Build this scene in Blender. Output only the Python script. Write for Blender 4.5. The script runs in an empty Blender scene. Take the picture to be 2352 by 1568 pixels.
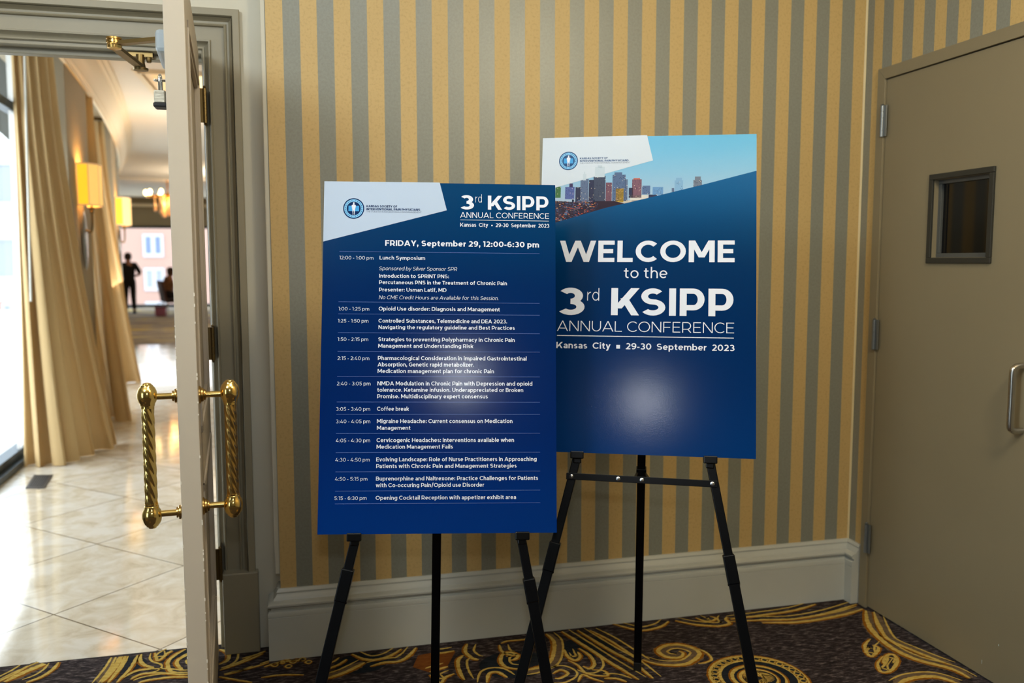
import bpy, bmesh, math, random
from mathutils import Vector, Matrix
R = math.radians
scn = bpy.context.scene
COL = scn.collection
random.seed(7)

# ------------------------------------------------------------------ camera
YAW, PITCH, ROLL, FPX = .2412, -.0929, -.0011, 1961.83
CAM = Vector((-2.1145, -2.9310, 1.3429))
cd = bpy.data.cameras.new('camera'); cam = bpy.data.objects.new('camera', cd); COL.objects.link(cam)
fwd = Vector((math.sin(YAW)*math.cos(PITCH), math.cos(YAW)*math.cos(PITCH), math.sin(PITCH)))
rgt = Vector((math.cos(YAW), -math.sin(YAW), 0)); upv = rgt.cross(fwd)
r2 = math.cos(ROLL)*rgt + math.sin(ROLL)*upv; u2 = -math.sin(ROLL)*rgt + math.cos(ROLL)*upv
cam.matrix_world = Matrix(((r2.x, u2.x, -fwd.x, CAM.x), (r2.y, u2.y, -fwd.y, CAM.y), (r2.z, u2.z, -fwd.z, CAM.z), (0, 0, 0, 1)))
cd.sensor_width = 36; cd.lens = FPX/2352*36; cd.clip_start = .05; cd.clip_end = 400
cd.dof.use_dof = True; cd.dof.focus_distance = 2.25; cd.dof.aperture_fstop = 2.6
scn.camera = cam

# ------------------------------------------------------------------ world, exposure
w = bpy.data.worlds.new('sky'); scn.world = w; w.use_nodes = True
bg = w.node_tree.nodes['Background']; bg.inputs[0].default_value = (.86, .94, 1, 1); bg.inputs[1].default_value = 5.9
vs = scn.view_settings
vs.view_transform = 'Standard'; vs.look = 'None'; vs.gamma = 1; vs.use_curve_mapping = False; vs.exposure = 0
scn.cycles.max_bounces = 9; scn.cycles.diffuse_bounces = 5; scn.cycles.glossy_bounces = 4
scn.cycles.transmission_bounces = 5; scn.cycles.transparent_max_bounces = 8
scn.cycles.sample_clamp_indirect = 6; scn.cycles.use_denoising = True
scn.cycles.caustics_reflective = False; scn.cycles.caustics_refractive = False

# ------------------------------------------------------------------ room lights
def area(name, loc, target, sx, sy, power, color, spread=180):
    d = bpy.data.lights.new(name, 'AREA'); d.shape = 'RECTANGLE'; d.size = sx; d.size_y = sy
    d.energy = power; d.color = color; d.spread = R(spread)
    o = bpy.data.objects.new(name, d); COL.objects.link(o); o.location = loc
    o.rotation_euler = (Vector(target)-Vector(loc)).to_track_quat('-Z', 'Y').to_euler()
    return o
def point(name, loc, power, color, rad):
    d = bpy.data.lights.new(name, 'POINT'); d.energy = power; d.color = color; d.shadow_soft_size = rad
    o = bpy.data.objects.new(name, d); COL.objects.link(o); o.location = loc
area('cool_side_fill', (-4.9, -2.9, 1.15), (-.2, -.9, .7), 1.2, 1.5, 27, (.70, .88, 1))  # added cool fill for the right door and skirting; no window here
point('pendant_lamp_left', (-3.2, -2.3, 2.42), 70, (.88, .97, 1), .22)
point('pendant_lamp_right', (-.75, -2.35, 2.55), 59, (1, .88, .62), .22)
area('centre_fill_light', (-1.75, -1.7, 2.76), (-1.75, -1.7, 0), .9, .9, 12, (.86, .94, 1))  # soft overall fill added overhead, not a fitting of the room
area('ceiling_lamp_left', (-3.4, -.75, 2.76), (-3.4, -.75, 0), .4, .4, 4, (1, .84, .6))
area('corridor_ceiling_fill', (-1.9, 7.5, 2.45), (-2.3, 7.5, 3.1), .8, 7, 80, (1, .92, .82))  # unseen upward panel added to brighten the corridor ceiling, in no cove
area('hall_ceiling_fill', (-2.6, 14.5, 2.6), (-2.9, 14.5, 3.3), 1.0, 2.5, 110, (1, .86, .66))  # hidden uplight added to lift the far hall ceiling, no real fitting
fl = bpy.data.lights.new('camera_flash', 'AREA'); fl.shape = 'DISK'; fl.size = .07; fl.energy = 3.9; fl.color = (.92, .96, 1)
flo = bpy.data.objects.new('camera_flash', fl); COL.objects.link(flo); flo.location = (-2.115, -2.95, 1.57)
flo.rotation_euler = (Vector((-1.5, -.7, 1.0))-flo.location).to_track_quat('-Z', 'Y').to_euler()

# ------------------------------------------------------------------ materials
def nt(name):
    m = bpy.data.materials.new(name); m.use_nodes = True
    return m, m.node_tree.nodes, m.node_tree.links, m.node_tree.nodes['Principled BSDF']
def srgb(c):
    f = lambda v: v/12.92 if v <= .04045 else ((v+.055)/1.055)**2.4
    return tuple(f(v/255) for v in c)+(1,)
def mat(name, c, rough=.5, metal=0, noise=0, nscale=30, bump=0, bscale=80, stretch=None, coat=0, spec=.5, emit=None, estr=0, c2=None):
    m, N, L, b = nt(name)
    b.inputs['Base Color'].default_value = srgb(c); b.inputs['Roughness'].default_value = rough
    b.inputs['Metallic'].default_value = metal; b.inputs['Specular IOR Level'].default_value = spec
    b.inputs['Coat Weight'].default_value = coat
    if emit: b.inputs['Emission Color'].default_value = srgb(emit); b.inputs['Emission Strength'].default_value = estr
    if noise or bump:
        tc = N.new('ShaderNodeTexCoord'); mp = N.new('ShaderNodeMapping'); L.new(tc.outputs['Object'], mp.inputs[0])
        if stretch: mp.inputs['Scale'].default_value = stretch
    if noise:
        t = N.new('ShaderNodeTexNoise'); t.inputs['Scale'].default_value = nscale; t.inputs['Detail'].default_value = 5
        L.new(mp.outputs[0], t.inputs['Vector'])
        cr = N.new('ShaderNodeValToRGB'); cr.color_ramp.elements[0].position = .3; cr.color_ramp.elements[1].position = .7
        k = 1-noise
        cr.color_ramp.elements[0].color = srgb(c2) if c2 else tuple(v*k for v in srgb(c)[:3])+(1,)
        cr.color_ramp.elements[1].color = srgb(c)
        L.new(t.outputs['Fac'], cr.inputs[0]); L.new(cr.outputs[0], b.inputs['Base Color'])
    if bump:
        t2 = N.new('ShaderNodeTexNoise'); t2.inputs['Scale'].default_value = bscale; t2.inputs['Detail'].default_value = 4
        L.new(mp.outputs[0], t2.inputs['Vector'])
        bp = N.new('ShaderNodeBump'); bp.inputs['Strength'].default_value = bump; bp.inputs['Distance'].default_value = .002
        L.new(t2.outputs['Fac'], bp.inputs['Height']); L.new(bp.outputs[0], b.inputs['Normal'])
    return m
STRIPE = .053848
def wallpaper(name, axis, off):
    m, N, L, b = nt(name)
    tc = N.new('ShaderNodeTexCoord'); sp = N.new('ShaderNodeSeparateXYZ'); L.new(tc.outputs['Object'], sp.inputs[0])
    def mth(op, a, v=None):
        n = N.new('ShaderNodeMath'); n.operation = op; L.new(a, n.inputs[0])
        if v is not None: n.inputs[1].default_value = v
        return n.outputs[0]
    x = mth('ADD', sp.outputs[axis], off)
    x = mth('DIVIDE', x, STRIPE*2); x = mth('FRACT', x); sel = mth('GREATER_THAN', x, .5)
    mx = N.new('ShaderNodeMix'); mx.data_type = 'RGBA'; L.new(sel, mx.inputs[0])
    def speck(c1, c2, s, lo, hi):
        t = N.new('ShaderNodeTexNoise'); t.inputs['Scale'].default_value = s; t.inputs['Detail'].default_value = 7; t.inputs['Roughness'].default_value = .65
        L.new(tc.outputs['Object'], t.inputs['Vector'])
        cr = N.new('ShaderNodeValToRGB'); cr.color_ramp.elements[0].position = lo; cr.color_ramp.elements[1].position = hi
        cr.color_ramp.elements[0].color = srgb(c1); cr.color_ramp.elements[1].color = srgb(c2); L.new(t.outputs['Fac'], cr.inputs[0]); return cr.outputs[0]
    L.new(speck((132, 133, 122), (143, 146, 136), 120, .3, .6), mx.inputs[6])
    L.new(speck((190, 158, 100), (208, 178, 118), 110, .30, .50), mx.inputs[7])
    L.new(mx.outputs[2], b.inputs['Base Color']); ro = mth('MULTIPLY', sel, .22); ro = mth('ADD', ro, .36); L.new(ro, b.inputs['Roughness']); b.inputs['Specular IOR Level'].default_value = .7
    t = N.new('ShaderNodeTexNoise'); t.inputs['Scale'].default_value = 260; L.new(tc.outputs['Object'], t.inputs['Vector'])
    bp = N.new('ShaderNodeBump'); bp.inputs['Strength'].default_value = .25; bp.inputs['Distance'].default_value = .001
    L.new(t.outputs['Fac'], bp.inputs['Height']); L.new(bp.outputs[0], b.inputs['Normal'])
    return m
def tilefloor():
    m, N, L, b = nt('polished_tile')
    tc = N.new('ShaderNodeTexCoord'); mp = N.new('ShaderNodeMapping'); L.new(tc.outputs['Object'], mp.inputs[0])
    mp.vector_type = 'POINT'
    a = R(-47.0); s = .605; ox, oy = -3.065, .558
    mp.inputs['Rotation'].default_value = (0, 0, a); mp.inputs['Scale'].default_value = (1/s, 1/s, 1/s)
    px, py = ox/s, oy/s
    mp.inputs['Location'].default_value = (-(px*math.cos(a)-py*math.sin(a)), -(px*math.sin(a)+py*math.cos(a)), 0)
    sp = N.new('ShaderNodeSeparateXYZ'); L.new(mp.outputs[0], sp.inputs[0])
    def mth(op, a, v=None, b2=None):
        n = N.new('ShaderNodeMath'); n.operation = op; L.new(a, n.inputs[0])
        if v is not None: n.inputs[1].default_value = v
        if b2 is not None: L.new(b2, n.inputs[1])
        return n.outputs[0]
    ds = []
    for k in (0, 1):
        f = mth('FRACT', sp.outputs[k]); f = mth('SUBTRACT', f, .5); f = mth('ABSOLUTE', f); ds.append(mth('GREATER_THAN', f, .4955))
    line = mth('MAXIMUM', ds[0], None, ds[1])
    fx, fy = mth('FLOOR', sp.outputs[0]), mth('FLOOR', sp.outputs[1])
    cb = N.new('ShaderNodeCombineXYZ'); L.new(fx, cb.inputs[0]); L.new(fy, cb.inputs[1])
    wn = N.new('ShaderNodeTexWhiteNoise'); wn.noise_dimensions = '2D'; L.new(cb.outputs[0], wn.inputs['Vector'])
    va = N.new('ShaderNodeVectorMath'); va.operation = 'SCALE'; L.new(wn.outputs['Color'], va.inputs[0]); va.inputs['Scale'].default_value = 9
    vb = N.new('ShaderNodeVectorMath'); L.new(mp.outputs[0], vb.inputs[0]); L.new(va.outputs[0], vb.inputs[1])
    t = N.new('ShaderNodeTexNoise'); t.inputs['Scale'].default_value = 4.6; t.inputs['Detail'].default_value = 10; t.inputs['Distortion'].default_value = .7; t.inputs['Roughness'].default_value = .6
    L.new(vb.outputs[0], t.inputs['Vector'])
    cr = N.new('ShaderNodeValToRGB'); e = cr.color_ramp.elements
    e[0].position = .28; e[0].color = srgb((190, 176, 152)); e[1].position = .62; e[1].color = srgb((228, 222, 210))
    n2 = e.new(.45); n2.color = srgb((214, 203, 182)); L.new(t.outputs['Fac'], cr.inputs[0])
    mx = N.new('ShaderNodeMix'); mx.data_type = 'RGBA'; L.new(line, mx.inputs[0]); L.new(cr.outputs[0], mx.inputs[6]); mx.inputs[7].default_value = srgb((96, 84, 66))
    L.new(mx.outputs[2], b.inputs['Base Color']); b.inputs['Roughness'].default_value = .09; b.inputs['IOR'].default_value = 1.6
    t3 = N.new('ShaderNodeTexNoise'); t3.inputs['Scale'].default_value = 2.2; t3.inputs['Detail'].default_value = 1; L.new(tc.outputs['Object'], t3.inputs['Vector'])
    bp = N.new('ShaderNodeBump'); bp.inputs['Strength'].default_value = .05; bp.inputs['Distance'].default_value = .03
    L.new(t3.outputs['Fac'], bp.inputs['Height']); L.new(bp.outputs[0], b.inputs['Normal'])
    return m
def gradprint(name, stops, axis=2, lo=-.457, hi=.457, rough=.3):
    m, N, L, b = nt(name)
    tc = N.new('ShaderNodeTexCoord'); sp = N.new('ShaderNodeSeparateXYZ'); L.new(tc.outputs['Object'], sp.inputs[0])
    mr = N.new('ShaderNodeMapRange'); mr.inputs[1].default_value = lo; mr.inputs[2].default_value = hi; L.new(sp.outputs[axis], mr.inputs[0])
    cr = N.new('ShaderNodeValToRGB'); e = cr.color_ramp.elements
    e[0].position, e[0].color = stops[0][0], srgb(stops[0][1]); e[1].position, e[1].color = stops[-1][0], srgb(stops[-1][1])
    for p, c in stops[1:-1]: q = e.new(p); q.color = srgb(c)
    cr.color_ramp.interpolation = 'B_SPLINE'; L.new(mr.outputs[0], cr.inputs[0]); L.new(cr.outputs[0], b.inputs['Base Color'])
    printfinish(N, L, b, tc)
    return m
def printfinish(N, L, b, tc):
    b.inputs['Roughness'].default_value = PRINT_ROUGH; b.inputs['Specular IOR Level'].default_value = .2
    t = N.new('ShaderNodeTexNoise'); t.inputs['Scale'].default_value = 420; t.inputs['Detail'].default_value = 2; L.new(tc.outputs['Object'], t.inputs['Vector'])
    bp = N.new('ShaderNodeBump'); bp.inputs['Strength'].default_value = .10; bp.inputs['Distance'].default_value = .001
    L.new(t.outputs['Fac'], bp.inputs['Height']); L.new(bp.outputs[0], b.inputs['Normal'])
PRINT_ROUGH = .158
def ink(name, c):
    m, N, L, b = nt(name); b.inputs['Base Color'].default_value = srgb(c)
    tc = N.new('ShaderNodeTexCoord'); printfinish(N, L, b, tc); return m
def sheer_mat():
    m, N, L, b = nt('sheer_fabric'); b.inputs['Base Color'].default_value = srgb((245, 246, 244)); b.inputs['Roughness'].default_value = .9
    tr = N.new('ShaderNodeBsdfTranslucent'); tr.inputs[0].default_value = srgb((250, 250, 248))
    tp = N.new('ShaderNodeBsdfTransparent'); m1 = N.new('ShaderNodeMixShader'); m1.inputs[0].default_value = .6
    m2 = N.new('ShaderNodeMixShader'); m2.inputs[0].default_value = .4
    L.new(b.outputs[0], m1.inputs[1]); L.new(tr.outputs[0], m1.inputs[2]); L.new(m1.outputs[0], m2.inputs[1]); L.new(tp.outputs[0], m2.inputs[2])
    L.new(m2.outputs[0], N['Material Output'].inputs[0]); return m
def drape_mat():
    m, N, L, b = nt('drape_fabric'); b.inputs['Base Color'].default_value = srgb((204, 174, 124)); b.inputs['Roughness'].default_value = .8
    tr = N.new('ShaderNodeBsdfTranslucent'); tr.inputs[0].default_value = srgb((214, 180, 122))
    m1 = N.new('ShaderNodeMixShader'); m1.inputs[0].default_value = .10
    L.new(b.outputs[0], m1.inputs[1]); L.new(tr.outputs[0], m1.inputs[2]); L.new(m1.outputs[0], N['Material Output'].inputs[0]); return m
def glass_mat(name, c, rough=.02):
    m, N, L, b = nt(name)
    g = N.new('ShaderNodeBsdfGlossy'); g.inputs['Roughness'].default_value = rough; tp = N.new('ShaderNodeBsdfTransparent'); tp.inputs[0].default_value = srgb(c)
    mx = N.new('ShaderNodeMixShader'); mx.inputs[0].default_value = .07
    L.new(tp.outputs[0], mx.inputs[1]); L.new(g.outputs[0], mx.inputs[2]); L.new(mx.outputs[0], N['Material Output'].inputs[0]); return m
def carpet_mat(name, stops, scale=(30, 90, 30), s=6):
    m, N, L, b = nt(name)
    tc = N.new('ShaderNodeTexCoord'); mp = N.new('ShaderNodeMapping'); mp.inputs['Scale'].default_value = scale; mp.inputs['Rotation'].default_value = (0, 0, R(60))
    L.new(tc.outputs['Object'], mp.inputs[0])
    t = N.new('ShaderNodeTexNoise'); t.inputs['Scale'].default_value = 1.0; t.inputs['Detail'].default_value = 6; t.inputs['Roughness'].default_value = .7; L.new(mp.outputs[0], t.inputs['Vector'])
    cr = N.new('ShaderNodeValToRGB'); e = cr.color_ramp.elements
    e[0].position, e[0].color = stops[0][0], srgb(stops[0][1]); e[1].position, e[1].color = stops[-1][0], srgb(stops[-1][1])
    for p, c in stops[1:-1]: q = e.new(p); q.color = srgb(c)
    L.new(t.outputs['Fac'], cr.inputs[0]); L.new(cr.outputs[0], b.inputs['Base Color']); b.inputs['Roughness'].default_value = .95; b.inputs['Specular IOR Level'].default_value = .1
    t2 = N.new('ShaderNodeTexNoise'); t2.inputs['Scale'].default_value = 500; L.new(tc.outputs['Object'], t2.inputs['Vector'])
    bp = N.new('ShaderNodeBump'); bp.inputs['Strength'].default_value = .5; bp.inputs['Distance'].default_value = .003
    L.new(t2.outputs['Fac'], bp.inputs['Height']); L.new(bp.outputs[0], b.inputs['Normal']); return m
M = {}
M['paper_x'] = wallpaper('striped_wallpaper', 0, 0)
M['paper_y'] = wallpaper('striped_wallpaper_side', 1, .0442)
M['taupe'] = mat('taupe_paint', (152, 145, 124), .42, noise=.04, nscale=6, bump=.06, bscale=60, stretch=(1, 1, .15))
M['leaf'] = mat('taupe_paint_worn', (186, 174, 156), .45, noise=.05, nscale=10, bump=.12, bscale=40, stretch=(1, 1, .12))
M['steelpaint'] = mat('taupe_door_paint', (144, 133, 107), .38, noise=.03, nscale=4)
M['white'] = mat('white_trim_paint', (200, 203, 197), .35, noise=.05, nscale=5, bump=.05, bscale=30)
M['cream'] = mat('cream_trim_paint', (212, 208, 192), .4, noise=.03, nscale=6)
M['caulk'] = mat('corner_caulk', (226, 208, 160), .5)
M['plain'] = mat('beige_wall_paint', (112, 110, 100), .7)
M['ceil'] = mat('white_ceiling_paint', (232, 222, 206), .75)
M['pier'] = mat('greige_wall_paint', (154, 140, 114), .7)
M['crown'] = mat('cream_crown_paint', (236, 218, 186), .5)
M['tile'] = tilefloor()
M['carpet'] = carpet_mat('patterned_carpet', [(.3, (24, 19, 22)), (.5, (50, 42, 42)), (.62, (96, 85, 84)), (.76, (160, 148, 146))])
M['carpet_dark'] = carpet_mat('carpet_navy_pile', [(.3, (16, 18, 22)), (.7, (40, 46, 54))])
M['carpet_taupe'] = carpet_mat('carpet_taupe_pile', [(.3, (84, 66, 48)), (.7, (128, 108, 84))])
M['carpet_gold'] = carpet_mat('carpet_gold_pile', [(.3, (178, 140, 54)), (.7, (222, 194, 108))])
M['carpet_amber'] = carpet_mat('carpet_amber_pile', [(.3, (120, 70, 8)), (.7, (166, 106, 22))])
M['carpet_rust'] = carpet_mat('carpet_rust_pile', [(.3, (100, 52, 16)), (.7, (132, 78, 30))])
M['farcarpet'] = carpet_mat('hall_carpet', [(.3, (92, 86, 88)), (.48, (146, 138, 132)), (.55, (176, 166, 144)), (.62, (214, 184, 70))], scale=(.9, 2.4, 1))
M['brass'] = mat('polished_brass', (244, 208, 124), .15, 1, noise=.15, nscale=40)
M['brass_old'] = mat('aged_brass', (206, 168, 98), .26, 1, noise=.3, nscale=60)
M['bronze'] = mat('dull_bronze_metal', (128, 108, 70), .38, 1)
M['steel'] = mat('brushed_steel', (138, 144, 148), .4, .8)
M['satin'] = mat('satin_stainless', (200, 196, 188), .26, 1)
M['chrome'] = mat('chrome', (230, 230, 228), .08, 1)
M['lockbody'] = mat('laminated_steel', (178, 172, 156), .35, 1, bump=.5, bscale=30, stretch=(1, 1, 40))
M['black_rubber'] = mat('black_rubber', (18, 18, 19), .6)
M['easel'] = mat('black_easel_enamel', (4, 5, 8), .34, 0, noise=.3, nscale=60, spec=.22)
M['easel_clip'] = mat('black_plastic', (5, 5, 6), .28, spec=.3)
M['rivet'] = mat('steel_rivet', (190, 190, 192), .25, 1)
M['frame_dark'] = mat('dark_bronze_frame', (48, 48, 43), .5)
M['frame_lip'] = mat('grey_glazing_bead', (84, 86, 84), .4)
M['darkglass'] = mat('dark_wired_glass', (9, 8, 6), .06)
M['closer_grey'] = mat('grey_closer_cover', (176, 188, 196), .4)
M['winframe'] = mat('dark_window_frame', (34, 56, 74), .35, .6)
M['glass'] = glass_mat('window_glass', (250, 252, 252))
M['sheer'] = sheer_mat(); M['drape'] = drape_mat()
M['wand'] = mat('white_wand', (226, 224, 214), .4)
M['vent'] = mat('dark_metal_register', (58, 54, 52), .45, .5)
M['vent_slot'] = mat('black_register_slots', (8, 8, 9), .7)
M['shade'] = mat('glowing_lamp_shade', (250, 206, 90), .6, emit=(255, 184, 30), estr=1.15)
M['shade_front'] = mat('glowing_shade_front', (250, 220, 160), .6, emit=(255, 196, 90), estr=.8)
M['shade_trim'] = mat('cream_shade_trim', (244, 220, 188), .6, emit=(255, 190, 110), estr=.25)
M['bulb'] = mat('lit_bulb', (255, 230, 180), .4, emit=(255, 214, 140), estr=14)
M['crystal'] = mat('crystal_drop', (236, 208, 176), .1, spec=.9)
M['gilt'] = mat('gilt_metal', (214, 160, 60), .25, 1)
M['brick'] = mat('pink_brick', (150, 122, 112), .9, noise=.06, nscale=8, stretch=(1, 1, 6))
M['stone'] = mat('white_render', (214, 218, 216), .9)
M['bwin'] = mat('building_window_frame', (156, 158, 166), .6)
M['bpane'] = mat('building_window_pane', (84, 100, 130), .4)
M['bblind'] = mat('building_window_blind', (124, 131, 150), .7)
M['ground'] = mat('pale_paving', (205, 207, 206), .9)
M['eave'] = mat('dark_eave', (44, 46, 34), .8)
M['leafage'] = mat('tree_foliage', (74, 88, 44), .8, noise=.5, nscale=4)
M['trunk'] = mat('tree_bark', (84, 70, 54), .9)
M['skin'] = mat('skin', (176, 118, 88), .6); M['hair'] = mat('dark_brown_hair', (46, 24, 18), .6)
M['blackcloth'] = mat('black_cloth', (12, 12, 14), .85); M['print_cloth'] = mat('brown_patterned_cloth', (150, 104, 72), .85, noise=.5, nscale=12)
M['darkcloth'] = mat('dark_trousers', (22, 18, 24), .85)
M['chairmat'] = mat('brown_chair_vinyl', (84, 58, 58), .6); M['chairseat'] = mat('dark_seat_vinyl', (34, 20, 20), .6)
M['bagmat'] = mat('mauve_leather', (156, 96, 128), .6); M['bagtrim'] = mat('dark_mauve_leather', (96, 44, 58), .6)
M['navy'] = gradprint('navy_print', [(0, (0, 46, 118)), (.3, (0, 30, 92)), (.7, (0, 36, 90)), (.88, (0, 54, 100)), (1, (0, 60, 106))])
M['navy2'] = gradprint('navy_blue_print', [(0, (0, 50, 112)), (.25, (0, 38, 92)), (.58, (0, 42, 88)), (.72, (2, 64, 112)), (.84, (22, 94, 150))])
M['sky'] = gradprint('sky_print', [(.72, (206, 190, 206)), (.8, (160, 190, 214)), (.92, (118, 184, 222)), (1, (98, 176, 218))])
M['white_ink'] = ink('white_ink', (226, 232, 246)); M['pale_ink'] = ink('pale_blue_ink', (196, 206, 232))
M['corner1'] = ink('pale_blue_panel_ink', (184, 201, 224)); M['corner2'] = ink('translucent_white_panel_ink', (204, 216, 230))
M['navy_ink'] = ink('navy_ink', (8, 40, 88)); M['navy_ink2'] = ink('slate_blue_ink', (40, 78, 128)); M['ring_ink'] = ink('sky_blue_ink', (128, 190, 234)); M['map_ink'] = ink('blue_ink', (70, 158, 222))
M['grey_ink'] = ink('grey_ink', (96, 104, 122)); M['rule_ink'] = ink('rule_ink', (96, 120, 190))
M['foam'] = mat('foam_board_edge', (20, 34, 74), .6)
for k, c in dict(g=(70, 112, 70), b=(86, 100, 160), b2=(66, 60, 96), d=(54, 58, 84), m=(96, 112, 144), d2=(70, 78, 100), r=(116, 84, 100), m2=(88, 108, 144), y=(190, 156, 66), p=(124, 92, 108), p2=(190, 110, 100), b3=(90, 112, 152), b4=(104, 148, 196), l=(128, 170, 208), t=(112, 122, 140), w=(206, 204, 200), w2=(190, 184, 172), gh=(190, 206, 220), lo=(52, 42, 56), lt=(255, 196, 120), lr=(226, 92, 60), lw=(250, 232, 200), wd=(40, 48, 70)).items():
    M['c_'+k] = ink('city_ink_'+{'g': 'green', 'b': 'blue', 'd': 'dark', 'm': 'mid', 'r': 'rose', 'y': 'gold', 'p': 'plum', 'l': 'light', 't': 'taupe', 'w': 'white'}[k[0]], c)

# ------------------------------------------------------------------ helpers
class MB:
    def __init__(s): s.v = []; s.f = []; s.mi = []; s.cur = 0
    def add(s, vs, fs):
        o = len(s.v); s.v += [tuple(p) for p in vs]
        for f in fs: s.f.append([i+o for i in f]); s.mi.append(s.cur)
        return s
    def box(s, a, b):
        x0, y0, z0 = a; x1, y1, z1 = b
        return s.add([(x0, y0, z0), (x1, y0, z0), (x1, y1, z0), (x0, y1, z0), (x0, y0, z1), (x1, y0, z1), (x1, y1, z1), (x0, y1, z1)],
                     [(0, 3, 2, 1), (4, 5, 6, 7), (0, 1, 5, 4), (1, 2, 6, 5), (2, 3, 7, 6), (3, 0, 4, 7)])
    def bar(s, p0, p1, wx, wy, side=(1, 0, 0)):
        p0 = Vector(p0); p1 = Vector(p1); d = (p1-p0).normalized(); a = Vector(side); a = (a-d*a.dot(d)).normalized(); b = d.cross(a)
        vs = [p+a*sx*wx/2+b*sy*wy/2 for p in (p0, p1) for sx, sy in ((-1, -1), (1, -1), (1, 1), (-1, 1))]
        return s.add(vs, [(0, 3, 2, 1), (4, 5, 6, 7), (0, 1, 5, 4), (1, 2, 6, 5), (2, 3, 7, 6), (3, 0, 4, 7)])
    def tube(s, path, r, n=10, cap=True, closed=False):
        P = [Vector(p) for p in path]; k = len(P); rs = r if isinstance(r, (list, tuple)) else [r]*k
        vs = []; a = None
        for i, p in enumerate(P):
            d = (P[(i+1) % k]-P[i-1]) if (closed or 0 < i < k-1) else (P[1]-P[0] if i == 0 else P[-1]-P[-2])
            d.normalize()
            if a is None: a = Vector((0, 0, 1)) if abs(d.z) < .9 else Vector((1, 0, 0))
            a = (a-d*a.dot(d)).normalized(); b = d.cross(a)
            vs += [p+(a*math.cos(t)+b*math.sin(t))*rs[i] for t in (2*math.pi*j/n for j in range(n))]
        fs = []
        for i in range(k if closed else k-1):
            for j in range(n):
                q = (j+1) % n; i2 = (i+1) % k; fs.append((i*n+j, i*n+q, i2*n+q, i2*n+j))
        if cap and not closed: fs += [tuple(range(n))[::-1], tuple((k-1)*n+j for j in range(n))]
        return s.add(vs, fs)
    def lathe(s, prof, c, axis=(0, 0, 1), n=20):
        ax = Vector(axis).normalized(); a = Vector((1, 0, 0)) if abs(ax.x) < .9 else Vector((0, 1, 0)); a = (a-ax*a.dot(ax)).normalized(); b = ax.cross(a); c = Vector(c)
        vs = [c+ax*z+(a*math.cos(t)+b*math.sin(t))*max(r, 1e-5) for r, z in prof for t in (2*math.pi*j/n for j in range(n))]
        fs = []
        for i in range(len(prof)-1):
            for j in range(n): q = (j+1) % n; fs.append((i*n+j, i*n+q, (i+1)*n+q, (i+1)*n+j))
        fs += [tuple(range(n))[::-1], tuple((len(prof)-1)*n+j for j in range(n))]
        return s.add(vs, fs)
    def prism(s, pts, z0, z1):
        n = len(pts)
        return s.add([(x, y, z0) for x, y in pts]+[(x, y, z1) for x, y in pts], [tuple(range(n))[::-1], tuple(range(n, 2*n))]+[(i, (i+1) % n, (i+1) % n+n, i+n) for i in range(n)])
    def loft(s, rings, closed=True, caps=False):
        n = len(rings[0]); vs = [p for r in rings for p in r]; fs = []
        for i in range(len(rings)-1):
            for j in range(n if closed else n-1): q = (j+1) % n; fs.append((i*n+j, i*n+q, (i+1)*n+q, (i+1)*n+j))
        if caps: fs += [tuple(range(n))[::-1], tuple((len(rings)-1)*n+j for j in range(n))]
        return s.add(vs, fs)
    def build(s, name, mats, parent=None, smooth=False, bevel=0, recalc=True, local=False):
        off = Vector((0, 0, 0))
        if parent is not None and not local:
            p = parent
            while p is not None: off += p.location; p = p.parent
        me = bpy.data.meshes.new(name); me.from_pydata([tuple(Vector(p)-off) for p in s.v], [], s.f)
        mats = mats if isinstance(mats, (list, tuple)) else [mats]
        for m in mats: me.materials.append(m)
        if len(mats) > 1: me.polygons.foreach_set('material_index', s.mi)
        if recalc:
            bm = bmesh.new(); bm.from_mesh(me); bmesh.ops.recalc_face_normals(bm, faces=bm.faces); bm.to_mesh(me); bm.free()
        if smooth:
            me.polygons.foreach_set('use_smooth', [True]*len(me.polygons)); me.set_sharp_from_angle(angle=R(38))
        me.update()
        o = bpy.data.objects.new(name, me); COL.objects.link(o)
        if parent is not None: o.parent = parent
        if bevel:
            b = o.modifiers.new('bevel', 'BEVEL'); b.width = bevel; b.segments = 2; b.limit_method = 'ANGLE'; b.angle_limit = R(40)
        return o
def tag(o, label=None, cat=None, group=None, kind=None):
    if label: o['label'] = label
    if cat: o['category'] = cat
    if group: o['group'] = group
    if kind: o['kind'] = kind
    return o
def empty(name, loc, label=None, cat=None, group=None, kind=None):
    o = bpy.data.objects.new(name, None); COL.objects.link(o); o.location = loc; o.empty_display_size = .1
    return tag(o, label, cat, group, kind)
def struct(name, mb, m, label=None, **k):
    o = mb.build(name, m, **k)
    if o.parent is None: tag(o, label, None, None, 'structure')
    return o
def smoothpath(pts, n=6):
    P = [Vector(p) for p in pts]; out = []
    for i in range(len(P)-1):
        a = P[max(i-1, 0)]; b = P[i]; c = P[i+1]; d = P[min(i+2, len(P)-1)]
        for k in range(n):
            t = k/n; out.append(.5*((2*b)+(c-a)*t+(2*a-5*b+4*c-d)*t*t+(3*b-a-3*c+d)*t**3))
    out.append(P[-1]); return out
def at(v, z): return (v[0], v[1], z)

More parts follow.
